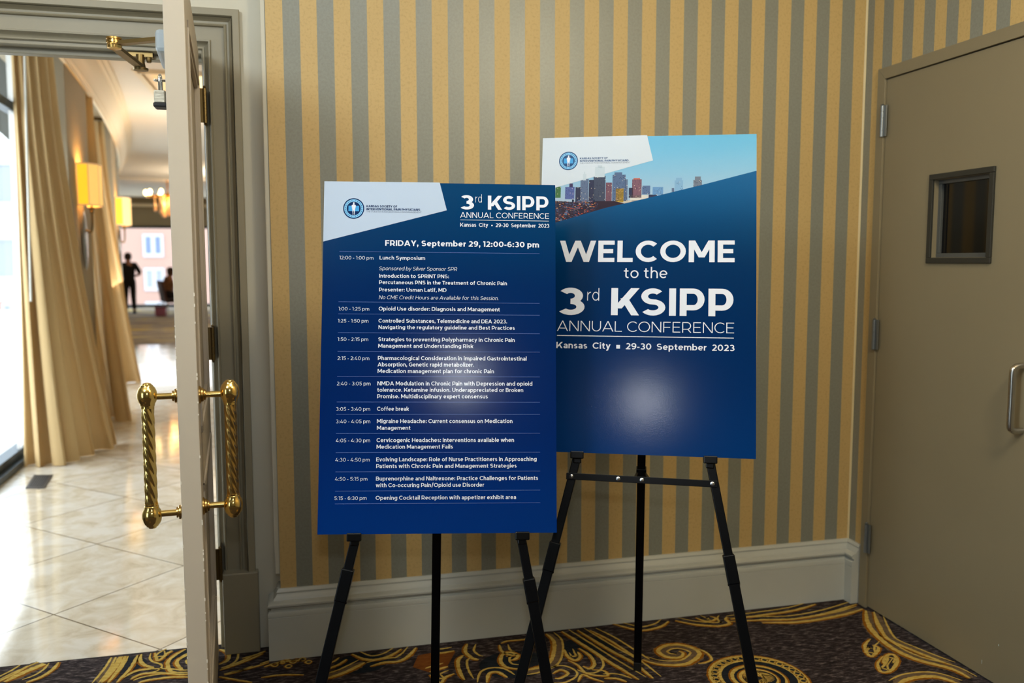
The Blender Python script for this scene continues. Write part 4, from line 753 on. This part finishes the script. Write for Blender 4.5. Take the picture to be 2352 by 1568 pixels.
use('lo'); mb.add([uv(*p, -.00042) for p in D_lows], [tuple(range(len(D_lows)))])
for i in range(90):
    t = rn.random(); u = .03+.13*t; v_ = rn.uniform(D_lows[0][1]+.002, D_lows[-1][1]-.008-.052*t); q, s = rn.uniform(.0015, .005), rn.uniform(.002, .006)
    use(rn.choice(['wd', 'd', 'd', 'lo', 'm2', 'r', 'd2'])); quad(mb, u-q, v_-s, u+q, v_+s*.5, -.00044)
for i in range(620):
    t = rn.random(); u = .03+.135*t; v_ = rn.uniform(D_lows[0][1], D_lows[-1][1]-.004-.052*t)
    use(rn.choice(['lt', 'lr', 'r', 'wd', 'wd', 'wd', 'd', 'd', 'm', 'b', 'lo', 'lo', 'p2'])); s = rn.uniform(.0004, .0011); quad(mb, u-s*2.2, v_-s*.6, u+s*2.2, v_+s*.6, -.00046)
mb.build('skyline_print', mats_, p2, local=True)
mb = MB(); ov = list(D_ov); mb.add([uv(PW, ov[0][1], -.0006)]+[uv(*p, -.0006) for p in ov[1:5]]+[uv(0, ov[5][1]+.004, -.0006), uv(0, PH, -.0006), uv(PW, PH, -.0006)], [tuple(range(8))]); mb.build('blue_overlay', M['navy2'], p2, local=True)
mb = MB(); mb.add([uv(*p, -.0007) for p in ((0, 0),)+tuple(D_c2[1:3])+((0, D_c2[3][1]),)], [(0, 1, 2, 3)]); mb.build('corner_panel', M['corner2'], p2, local=True)
for k in (0, 2):
    mb = MB()
    for a, b in D_gb[k:k+2]: quad(mb, a[0], a[1], b[0], b[1], -.0008)
    mb.build('faded_tower', M['c_gh'], p2, local=True)
emblem(p2, D_e2, -.0009, M['navy_ink2'], None)
words(p2, 'society_lettering', D_l2[:2], M['navy_ink2'], -.0011); words(p2, 'motto_lettering', D_l2[2:], M['grey_ink'], -.0011)
words(p2, 'welcome_lettering', D_h2[:2], M['white_ink'], -.0011); words(p2, 'heading_lettering', D_h2[2:], M['white_ink'], -.0011)
mb = MB(); square(mb, D_sq2[0], .0052, -.0011); u0, u1, v = D_r2[0]; quad(mb, u0, v-.0011, u1, v+.0011, -.0011); mb.build('heading_rule', M['white_ink'], p2, local=True)

# ---- easels
def easel(root, spec, legs, crossbar, foot, slv):
    c = Vector(spec[0]); m3 = Matrix(spec[1]); n = m3.col[1]
    W = lambda u, y, z: c+m3@Vector((u, y, z))
    apex = W((legs[0][0]+legs[1][0])/2*.2+0, .034, .36)
    for (u0, z0, u1, z1), sl in zip(legs, slv):
        a = W(u0, .019, z0); b = W(u1, .019, z1); d = (b-a).normalized(); ft = a+d*((0-a.z)/d.z); top = a-d*((W(0, 0, .30).z-a.z)/-d.z*-1) if False else a-d*.72
        side = m3.col[0]; mb = MB()
        q0 = a+d*sl[0]; q1 = a+d*sl[1]
        mb.bar(top, q0+d*.02, .0235, .0215, side); lg = mb.build('leg', M['easel'], root, bevel=.002)
        mb = MB(); mb.bar(q0, q1, .0315, .0295, side); mb.tube([q1-side*.016, q1+side*.016], .0085, 10); mb.build('leg_sleeve', M['easel'], lg, bevel=.003)
        mb = MB(); mb.bar(q1-d*.01, ft-d*.0, .0280, .0255, side); mb.build('lower_tube', M['easel'], lg, bevel=.002)
        mb = MB(); mb.bar(ft-d*.03, ft, .029, .029, side); mb.build('rubber_foot', M['black_rubber'], lg, bevel=.003)
        # ledge that carries the board
        cu = u0; zb = -PH/2
        mb = MB()
        for (x0, x1, y0, y1, w0, w1) in ((cu-.0185, cu+.0185, -.013, .010, zb-.0165, zb-.0005), (cu-.0185, cu+.0185, -.014, -.0055, zb-.0165, zb+.0045), (cu-.011, cu+.011, .0055, .012, zb-.03, zb+.02)):
            mb.add([W(x, y, z) for z in (w0, w1) for x, y in ((x0, y0), (x1, y0), (x1, y1), (x0, y1))], [(0, 3, 2, 1), (4, 5, 6, 7), (0, 1, 5, 4), (1, 2, 6, 5), (2, 3, 7, 6), (3, 0, 4, 7)])
        mb.build('support_clip', M['easel_clip'], root, bevel=.0025)
    mb = MB(); f = Vector(foot); mb.bar(apex, f+(apex-f)*.012, .0255, .0225, m3.col[0]); lg = mb.build('leg', M['easel'], root, bevel=.002)
    mb = MB(); mb.bar(f+(apex-f)*.02, f, .026, .026, m3.col[0]); mb.build('rubber_foot', M['black_rubber'], lg, bevel=.003)
    mb = MB(); tp = W((legs[0][0]+legs[1][0])/2, .03, .2); a0 = W(legs[0][0]+.105, .019, .22); a1 = W(legs[1][0]-.10, .019, .22); mb.bar(a0, a1, .03, .016, m3.col[2]); mb.bar((a0+a1)/2, apex, .03, .02, m3.col[0]); mb.build('head_bracket', M['easel'], root, bevel=.003)
    if crossbar:
        (ua, za), (ub, zb_), riv, (uc, zc) = crossbar; mb = MB(); A0, B0 = W(ua-.014, .005, za+.0005), W(ub+.014, .005, zb_-.0005); mb.bar(A0, B0, .0185, .004, m3.col[2]); cb = mb.build('crossbar', M['easel'], root, bevel=.001)
        for ru in riv:
            t = (ru-ua)/(ub-ua); mb = MB(); mb.lathe([(.0065, 0), (.006, .0025), (.003, .004)], W(ru, .003, za+(zb_-za)*t), -n, 14); mb.build('rivet', M['rivet'], cb, smooth=True)
        mb = MB(); pc = f+(apex-f)*((W(uc, 0, zc-.058).z)/apex.z)
        for s in (-1, 1): mb.bar(W(uc+s*.021, .009, zc+.004), Vector(pc)+m3.col[0]*s*.012, .0075, .003, m3.col[0])
        mb.bar(pc-(apex-f).normalized()*.016, pc+(apex-f).normalized()*.016, .031, .031, m3.col[0]); mb.build('brace', M['easel'], root, bevel=.001)
e1 = empty('display_easel', (-1.78, -.75, 0), 'black folding easel holding the navy schedule poster', 'easel', 'black display easels')
easel(e1, D_P1, ((-.2119, -.4745, -.2921, -.8278), (.2154, -.4781, .2821, -.8382)), None, (-1.752, -.47, 0), ((.073, .156), (.098, .158)))
e2 = empty('display_easel', (-1.18, -.66, 0), 'black folding easel holding the blue welcome poster', 'easel', 'black display easels')
easel(e2, D_P2, ((-.1809, -.4646, -.3268, -1.0962), (.1836, -.4633, .3016, -1.0491)), ((-.1966, -.5237), (.1899, -.5284), (-.1966, -.0659, -.0009, .1899), (-.0009, -.5279)), (-1.0645, -.395, 0), ((.249, .331), (.259, .337)))

# ---- drapes
def drape(name, top, bot, zt, folds, amp, label, m, group=None, z0=.004, extra=None, pw=1.6):
    r = empty(name, at(bot[len(bot)//2], 0), label, 'curtain', group)
    nu = folds*14; nz = 26; Tp = smoothpath([at(p, 0) for p in top], 8); Bp_ = smoothpath([at(p, 0) for p in bot], 8)
    def samp(P, t): x = t*(len(P)-1); i = min(int(x), len(P)-2); return P[i].lerp(P[i+1], x-i)
    rows = []; ph = random.Random(name+str(folds)).uniform(0, 1)
    for j in range(nz+1):
        h = j/nz; row = []
        for i in range(nu+1):
            t = i/nu; a = samp(Tp, t); b = samp(Bp_, t); q = (1-h)**pw; p = a.lerp(b, q)
            e = samp(Bp_, min(t+.01, 1))-samp(Bp_, max(t-.01, 0)); e.normalize(); nn = Vector((e.y, -e.x, 0))
            f = math.sin(2*math.pi*(t*folds+ph+.15*math.sin(5*t+2*h))); f = math.copysign(abs(f)**.75, f)
            k = amp*(.55+.45*q)*(1+.25*math.sin(9*t))
            p = p+nn*f*k+e*(.35*k*math.sin(4*math.pi*(t*folds+ph)))
            row.append((p.x, p.y, z0+(zt-z0)*h))
        rows.append(row)
    mb = MB(); mb.loft(rows, closed=False); mb.build('drape_panel', m, r, smooth=True, recalc=False)
    mb = MB(); a, b = Tp[0], Tp[-1]; mb.bar((a.x-.05, a.y, zt+.02), (b.x+.05, b.y, zt+.02), .03, .03, (0, 0, 1)); mb.build('curtain_track', M['bronze'], r)
    return r
c1_ = drape('curtain', [(-3.94, 3.52), (-3.86, 3.46), (-3.74, 3.55)], [(-3.90, 3.26), (-3.70, 3.22), (-3.60, 3.46), (-3.48, 3.78)], 2.86, 6, .054, 'tall tan drape nearest the doorway, beside the floor vent', M['drape'], 'tan drapes along the corridor')
mb = MB(); mb.tube([(-3.803, 3.28, 2.74), (-3.828, 3.22, 1.09)], .0075, 8); mb.build('pull_wand', M['wand'], c1_, smooth=True)
drape('curtain', [(-4.02, 5.3), (-3.95, 5.25), (-3.86, 5.3)], [(-3.98, 5.25), (-3.75, 5.1), (-3.57, 4.72)], 2.86, 4, .048, 'tan drape hanging just beyond the nearer lit sconce', M['drape'], 'tan drapes along the corridor')
drape('curtain', [(-4.42, 7.1), (-4.32, 7.2), (-4.18, 7.3)], [(-4.30, 7.0), (-4.08, 7.18), (-3.90, 7.42)], 2.86, 4, .05, 'tan drape farthest down the corridor, before the second sconce', M['drape'], 'tan drapes along the corridor')
drape('sheer_curtain', [(-4.012, 3.74), (-4.004, 3.60)], [(-4.012, 3.76), (-3.992, 3.34)], 2.84, 5, .010, 'white sheer curtain between window and nearest drape', M['sheer'])

# ---- wall sconces
def sconce(y, label):
    x = xw(y)+.006; r = empty('wall_sconce', (x, y, 1.93), label, 'wall lamp', 'sconces on the window piers')
    pl = [(.012, -.145), (.09, -.145), (.145, -.055), (.145, .055), (.09, .145), (.012, .145)]
    mb = MB(); z0, z1 = 1.785, 2.10
    for i in range(5):
        (a, b), (c, d) = pl[i], pl[i+1]; mb.cur = 0 if i in (0, 4) else 1
        mb.add([(x+a, y+b, z0), (x+c, y+d, z0), (x+c, y+d, z1), (x+a, y+b, z1)], [(0, 1, 2, 3)])
    mb.build('lamp_shade', [M['shade'], M['shade_front']], r)
    mb = MB()
    for z in (z0, z1): mb.tube([(x+a, y+b, z) for a, b in pl], .006, 6)
    for a, b in pl: mb.tube([(x+a, y+b, z0), (x+a, y+b, z1)], .004, 6)
    mb.build('shade_trim', M['shade_trim'], r)
    mb = MB(); mb.lathe([(.0, 0), (.055, .0), (.06, .006), (.052, .014), (.0, .016)], (0, 0, 0), (1, 0, 0), 32)
    mb.v = [(x+p[0]+.012, y+p[1], 1.51+p[2]*3.9) for p in mb.v]; mb.build('oval_backplate', M['satin'], r, smooth=True)
    mb = MB(); mb.tube(smoothpath([(x+.02, y, 1.60), (x+.06, y, 1.58), (x+.075, y, 1.64), (x+.075, y, 1.80)], 6), .008, 8); mb.lathe([(.004, -.02), (.014, -.008), (.016, 0), (.012, .01), (.022, .02), (.024, .03)], (x+.075, y, 1.74), n=16); mb.build('arm', M['bronze'], r, smooth=True)
    mb = MB(); mb.lathe([(.004, 0), (.02, .02), (.026, .05), (.018, .08), (.004, .095)], (x+.075, y, 1.86), n=14); mb.build('bulb', M['bulb'], r, smooth=True)
    d = bpy.data.lights.new('sconce_light', 'POINT'); d.energy = 7; d.color = (1, .58, .18); d.shadow_soft_size = .04; o = bpy.data.objects.new('sconce_light', d); COL.objects.link(o); o.parent = r; o.location = (.075, 0, .12)
sconce(4.45, 'glowing amber sconce on the nearer pier'); sconce(8.15, 'glowing amber sconce on the farther pier, smaller in view')

# ---- floor register
fv = empty('floor_vent', (-3.70, 2.77, 0), 'dark slotted metal vent set in the pale tiles', 'floor vent')
mb = MB(); a = [(-3.742, 2.607), (-3.628, 2.579), (-3.671, 2.924), (-3.789, 2.953)]
mb.add([at(p, .0005) for p in a]+[at(p, .004) for p in a], [(4, 5, 6, 7), (0, 1, 5, 4), (1, 2, 6, 5), (2, 3, 7, 6), (3, 0, 4, 7)]); mb.build('vent_frame', M['vent'], fv, bevel=.001)
mb = MB(); V4 = [Vector(at(p, 0)) for p in a]
def bil(s, t, z): p = V4[0].lerp(V4[1], s).lerp(V4[3].lerp(V4[2], s), t); return (p.x, p.y, z)
for i in range(7): s0 = .14+i*.105; mb.add([bil(s0, .08, .0046), bil(s0+.07, .08, .0046), bil(s0+.07, .92, .0046), bil(s0, .92, .0046)], [(0, 1, 2, 3)])
mb.build('vent_slots', M['vent_slot'], fv)

# ---- chandelier
ch = empty('chandelier', (-5.05, 18.2, 3.25), 'lit crystal chandelier hanging in the far hall', 'chandelier')
mb = MB(); mb.lathe([(.0, 0), (.12, 0), (.10, -.04), (.02, -.06), (.015, -.30), (.04, -.34), (.05, -.40), (.02, -.46), (.0, -.48)], (-5.05, 18.2, 3.25), n=20); mb.tube([(-5.05+.46*math.cos(R(a)), 18.2+.46*math.sin(R(a)), 2.84) for a in range(0, 360, 12)], .012, 8, closed=True)
for k in range(10): a = R(k*36); mb.tube([(-5.05, 18.2, 2.86), (-5.05+.46*math.cos(a), 18.2+.46*math.sin(a), 2.84)], .007, 6)
mb.build('ring', M['gilt'], ch, smooth=True)
for k in range(10):
    a = R(k*36+10); mb = MB(); mb.lathe([(.004, 0), (.03, .03), (.042, .07), (.03, .11), (.004, .13)], (-5.05+.46*math.cos(a), 18.2+.46*math.sin(a), 2.85), n=14); mb.build('bulb', M['bulb'], ch, smooth=True)
rn = random.Random(2)
for k in range(16):
    a = R(k*22.5); rr = .12+.16*(k % 3)/2; L_ = .28+.25*(1-rr/.3)+rn.uniform(0, .08); mb = MB(); x, y = -5.05+rr*math.cos(a), 18.2+rr*math.sin(a)
    mb.lathe([(.006, 0), (.012, -.05), (.006, -.09), (.02, -.14), (.03, -L_+.08), (.034, -L_+.03), (.004, -L_)], (x, y, 2.84), n=10); mb.build('crystal_drop', M['crystal'], ch, smooth=True)
d = bpy.data.lights.new('chandelier_light', 'POINT'); d.energy = 16; d.color = (1, .52, .18); d.shadow_soft_size = .10; o = bpy.data.objects.new('chandelier_light', d); COL.objects.link(o); o.location = (-5.05, 18.2, 2.74)
for k, (x, y) in enumerate(((-5.42, 17.0), (-4.78, 17.0))):
    mb = MB(); mb.box((x-.08, y-.08, 3.215), (x+.08, y+.08, 3.252)); o = mb.build('ceiling_vent', M['vent'], bevel=.006); tag(o, ('small dark ceiling vent left of' if k == 0 else 'small dark ceiling vent nearer')+' the chandelier', 'vent')

# ---- people
def skin_mesh(name, pts, edges, rads, m, parent, sub=2, root=0):
    me = bpy.data.meshes.new(name+'_cage'); off = parent.location; me.from_pydata([tuple(Vector(p)-off) for p in pts], edges, [])
    ob = bpy.data.objects.new(name+'_cage', me); COL.objects.link(ob); md = ob.modifiers.new('skin', 'SKIN'); md.use_smooth_shade = True
    for i, r_ in enumerate(rads): v = me.skin_vertices[0].data[i]; v.radius = r_ if isinstance(r_, tuple) else (r_, r_); v.use_root = (i == root)
    sd = ob.modifiers.new('sub', 'SUBSURF'); sd.levels = sub; sd.render_levels = sub
    dg = bpy.context.evaluated_depsgraph_get(); nm = bpy.data.meshes.new_from_object(ob.evaluated_get(dg)); bpy.data.objects.remove(ob); nm.name = name
    nm.materials.clear(); nm.materials.append(m); o = bpy.data.objects.new(name, nm); COL.objects.link(o); o.parent = parent
    nm.polygons.foreach_set('use_smooth', [True]*len(nm.polygons)); return o
def head(parent, c, face, m_hair, hairlen=.0):
    c = Vector(c); f = Vector(face).normalized(); s = Vector((0, 0, 1)).cross(f); u = Vector((0, 0, 1))
    return c, f, s, u
def person(loc, face, J, label, clothes, pants, hairlen):
    r = empty('person', loc, label, 'person'); o = Vector(loc); f = Vector(face).normalized(); s = Vector((0, 0, 1)).cross(f)     # s: figure's left
    W = lambda p: o+f*p[0]+s*p[1]+Vector((0, 0, p[2]))
    K = list(J); idx_ = {k: i for i, k in enumerate(K)}; pts = [W(J[k]) for k in K]
    E = [('pel', 'waist'), ('waist', 'chest'), ('chest', 'neck'), ('neck', 'skull'), ('skull', 'crown')]
    RR = dict(pel=(.125, .10), waist=(.11, .085), chest=(.135, .095), neck=.05, skull=.078, crown=.062)
    for q in 'LR':
        E += [('chest', 'sh'+q), ('sh'+q, 'el'+q), ('el'+q, 'wr'+q), ('wr'+q, 'ha'+q), ('pel', 'hip'+q), ('hip'+q, 'kn'+q), ('kn'+q, 'an'+q), ('an'+q, 'to'+q)]
        RR.update({'sh'+q: .056, 'el'+q: .04, 'wr'+q: .027, 'ha'+q: .03, 'hip'+q: .085, 'kn'+q: .056, 'an'+q: .038, 'to'+q: .034})
    b = skin_mesh('body', pts, [(idx_[x], idx_[y]) for x, y in E], [RR[k] for k in K], M['skin'], r)
    # clothing follows the same joints, a little larger
    up = ['pel', 'waist', 'chest', 'shL', 'elL', 'shR', 'elR']; ue = [(0, 1), (1, 2), (2, 3), (3, 4), (2, 5), (5, 6)]
    skin_mesh('shirt', [W(J[k]) for k in up], ue, [(RR[k][0]+.045, RR[k][1]+.045) if isinstance(RR[k], tuple) else RR[k]+.022 for k in up], clothes, r, 2)
    lo = ['pel', 'hipL', 'knL', 'anL', 'hipR', 'knR', 'anR', 'waist']; le = [(0, 1), (1, 2), (2, 3), (0, 4), (4, 5), (5, 6), (0, 7)]
    skin_mesh('trousers', [W(J[k]) for k in lo], le, [(RR[k][0]+.038, RR[k][1]+.038) if isinstance(RR[k], tuple) else RR[k]+.018 for k in lo], pants, r, 2)
    for q in 'LR':
        mb = MB(); a, t = W(J['an'+q]), W(J['to'+q]); d = (t-a); d.z = 0; d = d.normalized() if d.length > .01 else f
        mb.lathe([(.01, -.07), (.036, -.055), (.045, 0), (.047, .08), (.036, .15), (.012, .18)], (a.x, a.y, max(a.z-.045, o.z+.046)), d, 12); mb.build('shoe', M['black_rubber'], r, smooth=True)
    hs = W(J['skull']); hc = W(J['crown']); ax = (hc-hs).normalized()
    mb = MB(); n = 14
    prof_ = [(.02, .105), (.06, .09), (.088, .05), (.094, 0), (.088, -.04), (.080, -.07-hairlen), (.02, -.085-hairlen)]
    cc = hs+ax*.045-f*.020; mb.lathe(prof_, cc, ax, 18); mb.build('hair', M['hair'], r, smooth=True)
    mb = MB(); nose = hs+ax*.005+f*.085; mb.lathe([(.004, -.018), (.013, -.010), (.011, 0), (.005, .02)], nose, ax, 10); mb.build('nose', M['skin'], b, smooth=True)
    for q in (-1, 1):
        mb = MB(); mb.lathe([(.004, -.02), (.012, -.008), (.014, .012), (.006, .024)], hs+s*q*.083, ax, 8); mb.build('ear', M['skin'], b, smooth=True)
        mb = MB(); mb.lathe([(.002, 0), (.009, .003), (.009, .006), (.002, .008)], hs+ax*.028+f*.074+s*q*.030, f, 10); mb.build('eye', M['hair'], b, smooth=True)
    mb = MB(); mb.bar(hs-ax*.035+f*.076-s*.02, hs-ax*.035+f*.076+s*.02, .008, .008, (0, 0, 1)); mb.build('mouth', M['chairmat'], b)
    for q in 'LR':
        h0, w0 = W(J['ha'+q]), W(J['wr'+q]); d = (h0-w0).normalized(); sd = d.cross(Vector((0, 0, 1))); sd = sd.normalized() if sd.length > .05 else s
        mb = MB()
        for k_, (off_, L2) in enumerate(((-.024, .055), (-.008, .066), (.008, .062), (.024, .05))): mb.tube([h0+sd*off_, h0+sd*off_+d*L2*.6, h0+sd*off_*1.05+d*L2-Vector((0, 0, .014))], [.0085, .008, .006], 7)
        mb.tube([h0+sd*.022-d*.02, h0+sd*.048+d*.01, h0+sd*.052+d*.035], [.009, .009, .007], 7); mb.build('fingers', M['skin'], b, smooth=True)
    return r
J1 = dict(pel=(0, 0, .84), waist=(.01, 0, 1.0), chest=(.0, 0, 1.20), neck=(.02, 0, 1.34), skull=(.05, 0, 1.45), crown=(.04, 0, 1.54),
          shL=(0, .165, 1.28), elL=(-.05, .24, 1.03), wrL=(.13, .15, .96), haL=(.19, .10, .97), shR=(0, -.165, 1.28), elR=(-.06, -.27, 1.04), wrR=(.12, -.17, .98), haR=(.18, -.11, .98),
          hipL=(0, .085, .78), knL=(.10, .085, .43), anL=(.14, .08, .085), toL=(.27, .09, .04), hipR=(0, -.085, .78), knR=(-.02, -.085, .43), anR=(-.14, -.08, .10), toR=(-.02, -.09, .04))
person((-6.47, 21.1, 0), (-.35, .94, 0), J1, 'person in black walking in the far hall, arms bent', M['blackcloth'], M['blackcloth'], .0)
J2 = dict(pel=(0, 0, .53), waist=(.0, 0, .67), chest=(.02, 0, .85), neck=(.06, 0, .98), skull=(.10, 0, 1.075), crown=(.10, 0, 1.16),
          shL=(.02, .165, .93), elL=(.10, .22, .71), wrL=(.28, .14, .73), haL=(.34, .10, .74), shR=(.02, -.165, .93), elR=(.08, -.22, .71), wrR=(.27, -.14, .73), haR=(.33, -.10, .74),
          hipL=(.03, .09, .51), knL=(.40, .10, .51), anL=(.38, .10, .09), toL=(.50, .10, .04), hipR=(.03, -.09, .51), knR=(.40, -.10, .51), anR=(.36, -.10, .09), toR=(.48, -.10, .04))
person((-5.415, 20.27, 0), (.92, .38, 0), J2, 'person in a brown patterned top sitting in the far hall', M['print_cloth'], M['darkcloth'], .03)
# chair under the seated person
cr_ = empty('chair', (-5.30, 20.3, 0), 'brown upholstered chair with the seated person in it', 'chair')
f_ = Vector((.92, .38, 0)).normalized(); s_ = Vector((-f_.y, f_.x, 0)); o_ = Vector((-5.30, 20.3, 0))
def cw(a, b, z): return o_+f_*a+s_*b+Vector((0, 0, z))
def cbox(mb, a0, a1, b0, b1, z0, z1, lean=0):
    mb.add([cw(a0, b0, z0), cw(a1, b0, z0), cw(a1, b1, z0), cw(a0, b1, z0), cw(a0-lean, b0, z1), cw(a1-lean, b0, z1), cw(a1-lean, b1, z1), cw(a0-lean, b1, z1)], [(0, 3, 2, 1), (4, 5, 6, 7), (0, 1, 5, 4), (1, 2, 6, 5), (2, 3, 7, 6), (3, 0, 4, 7)])
mb = MB(); cbox(mb, -.20, .26, -.23, .23, .32, .41); mb.build('seat', M['chairseat'], cr_, bevel=.02)
mb = MB(); cbox(mb, -.25, -.18, -.23, .23, .34, .88, .10); mb.build('backrest', M['chairmat'], cr_, bevel=.02)
for a in (-.19, .22):
    for b in (-.19, .19): mb = MB(); mb.tube([cw(a, b, .33), cw(a*1.08, b*1.05, 0)], [.018, .013], 8); mb.build('leg', M['satin'], cr_, smooth=True)
# handbag
hb = empty('handbag', (-5.54, 20.12, 0), 'mauve handbag standing on the floor by the chair', 'bag')
mb = MB(); mb.prism([(-5.69, 19.9), (-5.42, 19.9), (-5.435, 20.0), (-5.675, 20.0)], .003, .235); mb.build('bag_body', M['bagmat'], hb, bevel=.02)
mb = MB(); mb.box((-5.695, 19.89, .20), (-5.415, 20.01, .245)); mb.build('bag_flap', M['bagtrim'], hb, bevel=.01)
mb = MB(); mb.tube(smoothpath([(-5.645, 19.95, .24), (-5.615, 19.95, .31), (-5.555, 19.95, .335), (-5.495, 19.95, .31), (-5.465, 19.95, .24)], 5), .008, 8); mb.build('bag_strap', M['bagtrim'], hb, smooth=True)

# ---- buildings and a tree outdoors
pb = empty('building', (-13.6, 71, -6), 'pink brick building seen through the far hall window', 'building')
mb = MB(); mb.box((-34, 71, -6), (8, 80, 7.4)); mb.build('wall', M['brick'], pb)
mb = MB(); mb.box((-34.3, 70.7, 7.4), (8.3, 80.3, 7.75)); mb.build('roof', M['stone'], pb)
for i in range(-3, 4):
    for j in range(-1, 3):
        cx, cz = -13.6+i*5.2, 2.67-(j)*2.70
        if cz > 6.3: continue
        mb = MB()
        for a, b, c_, d_ in ((-.78, .78, -.92, -.62), (-.78, .78, .70, .92), (-.78, -.56, -.62, .70), (.56, .78, -.62, .70), (-.16, .16, -.62, .70)): mb.box((cx+a, 70.9, cz+c_), (cx+b, 71.02, cz+d_))
        wf = mb.build('window', M['bwin'], pb, bevel=.02)
        mb = MB(); mb.box((cx-.56, 70.97, cz-.62), (cx+.56, 70.995, cz+.70)); mb.build('pane', M['bpane'] if j == 0 else M['bblind'], wf)
wb = empty('building', (-17, 32, -.06), 'pale rendered building outside the nearest window', 'building')
mb = MB(); mb.box((-26, 32, -.06), (-11, 40, 9)); mb.build('wall', M['stone'], wb)
for i in range(6):
    for j in range(3):
        cx, cz = -12.6-i*2.1, 1.5+j*2.7; mb = MB()
        for a, b, c_, d_ in ((-.6, .6, -.8, -.66), (-.6, .6, .66, .8), (-.6, -.48, -.66, .66), (.48, .6, -.66, .66)): mb.box((cx+a, 31.92, cz+c_), (cx+b, 32.01, cz+d_))
        wf = mb.build('window', M['bwin'], wb); mb = MB(); mb.box((cx-.48, 31.96, cz-.66), (cx+.48, 31.99, cz+.66)); mb.build('pane', M['bblind'], wf)
tr = empty('tree', (-15, 26.5, -.06), 'leafy tree before the pale building outside', 'tree')
mb = MB(); mb.tube([(-15, 26.5, -.06), (-15.05, 26.45, 1.5), (-14.95, 26.5, 3.4)], [.16, .13, .08], 10); mb.build('trunk', M['trunk'], tr, smooth=True)
mb = MB(); rn = random.Random(9)
for i in range(1500):
    a, b = rn.uniform(0, 6.283), math.acos(rn.uniform(-1, 1)); rr = rn.uniform(.5, 1)**.5*1.7; c_ = Vector((-15+rr*math.sin(b)*math.cos(a), 26.5+rr*math.sin(b)*math.sin(a), 4.4+rr*1.1*math.cos(b)))
    q = Vector((rn.uniform(-1, 1), rn.uniform(-1, 1), rn.uniform(-1, 1))).normalized(); t = q.orthogonal().normalized()*.13; v2 = q.cross(t)*.7; mb.add([c_-t, c_-v2, c_+t, c_+v2], [(0, 1, 2, 3)])
mb.build('foliage', M['leafage'], tr, recalc=False)
bpy.context.view_layer.update()
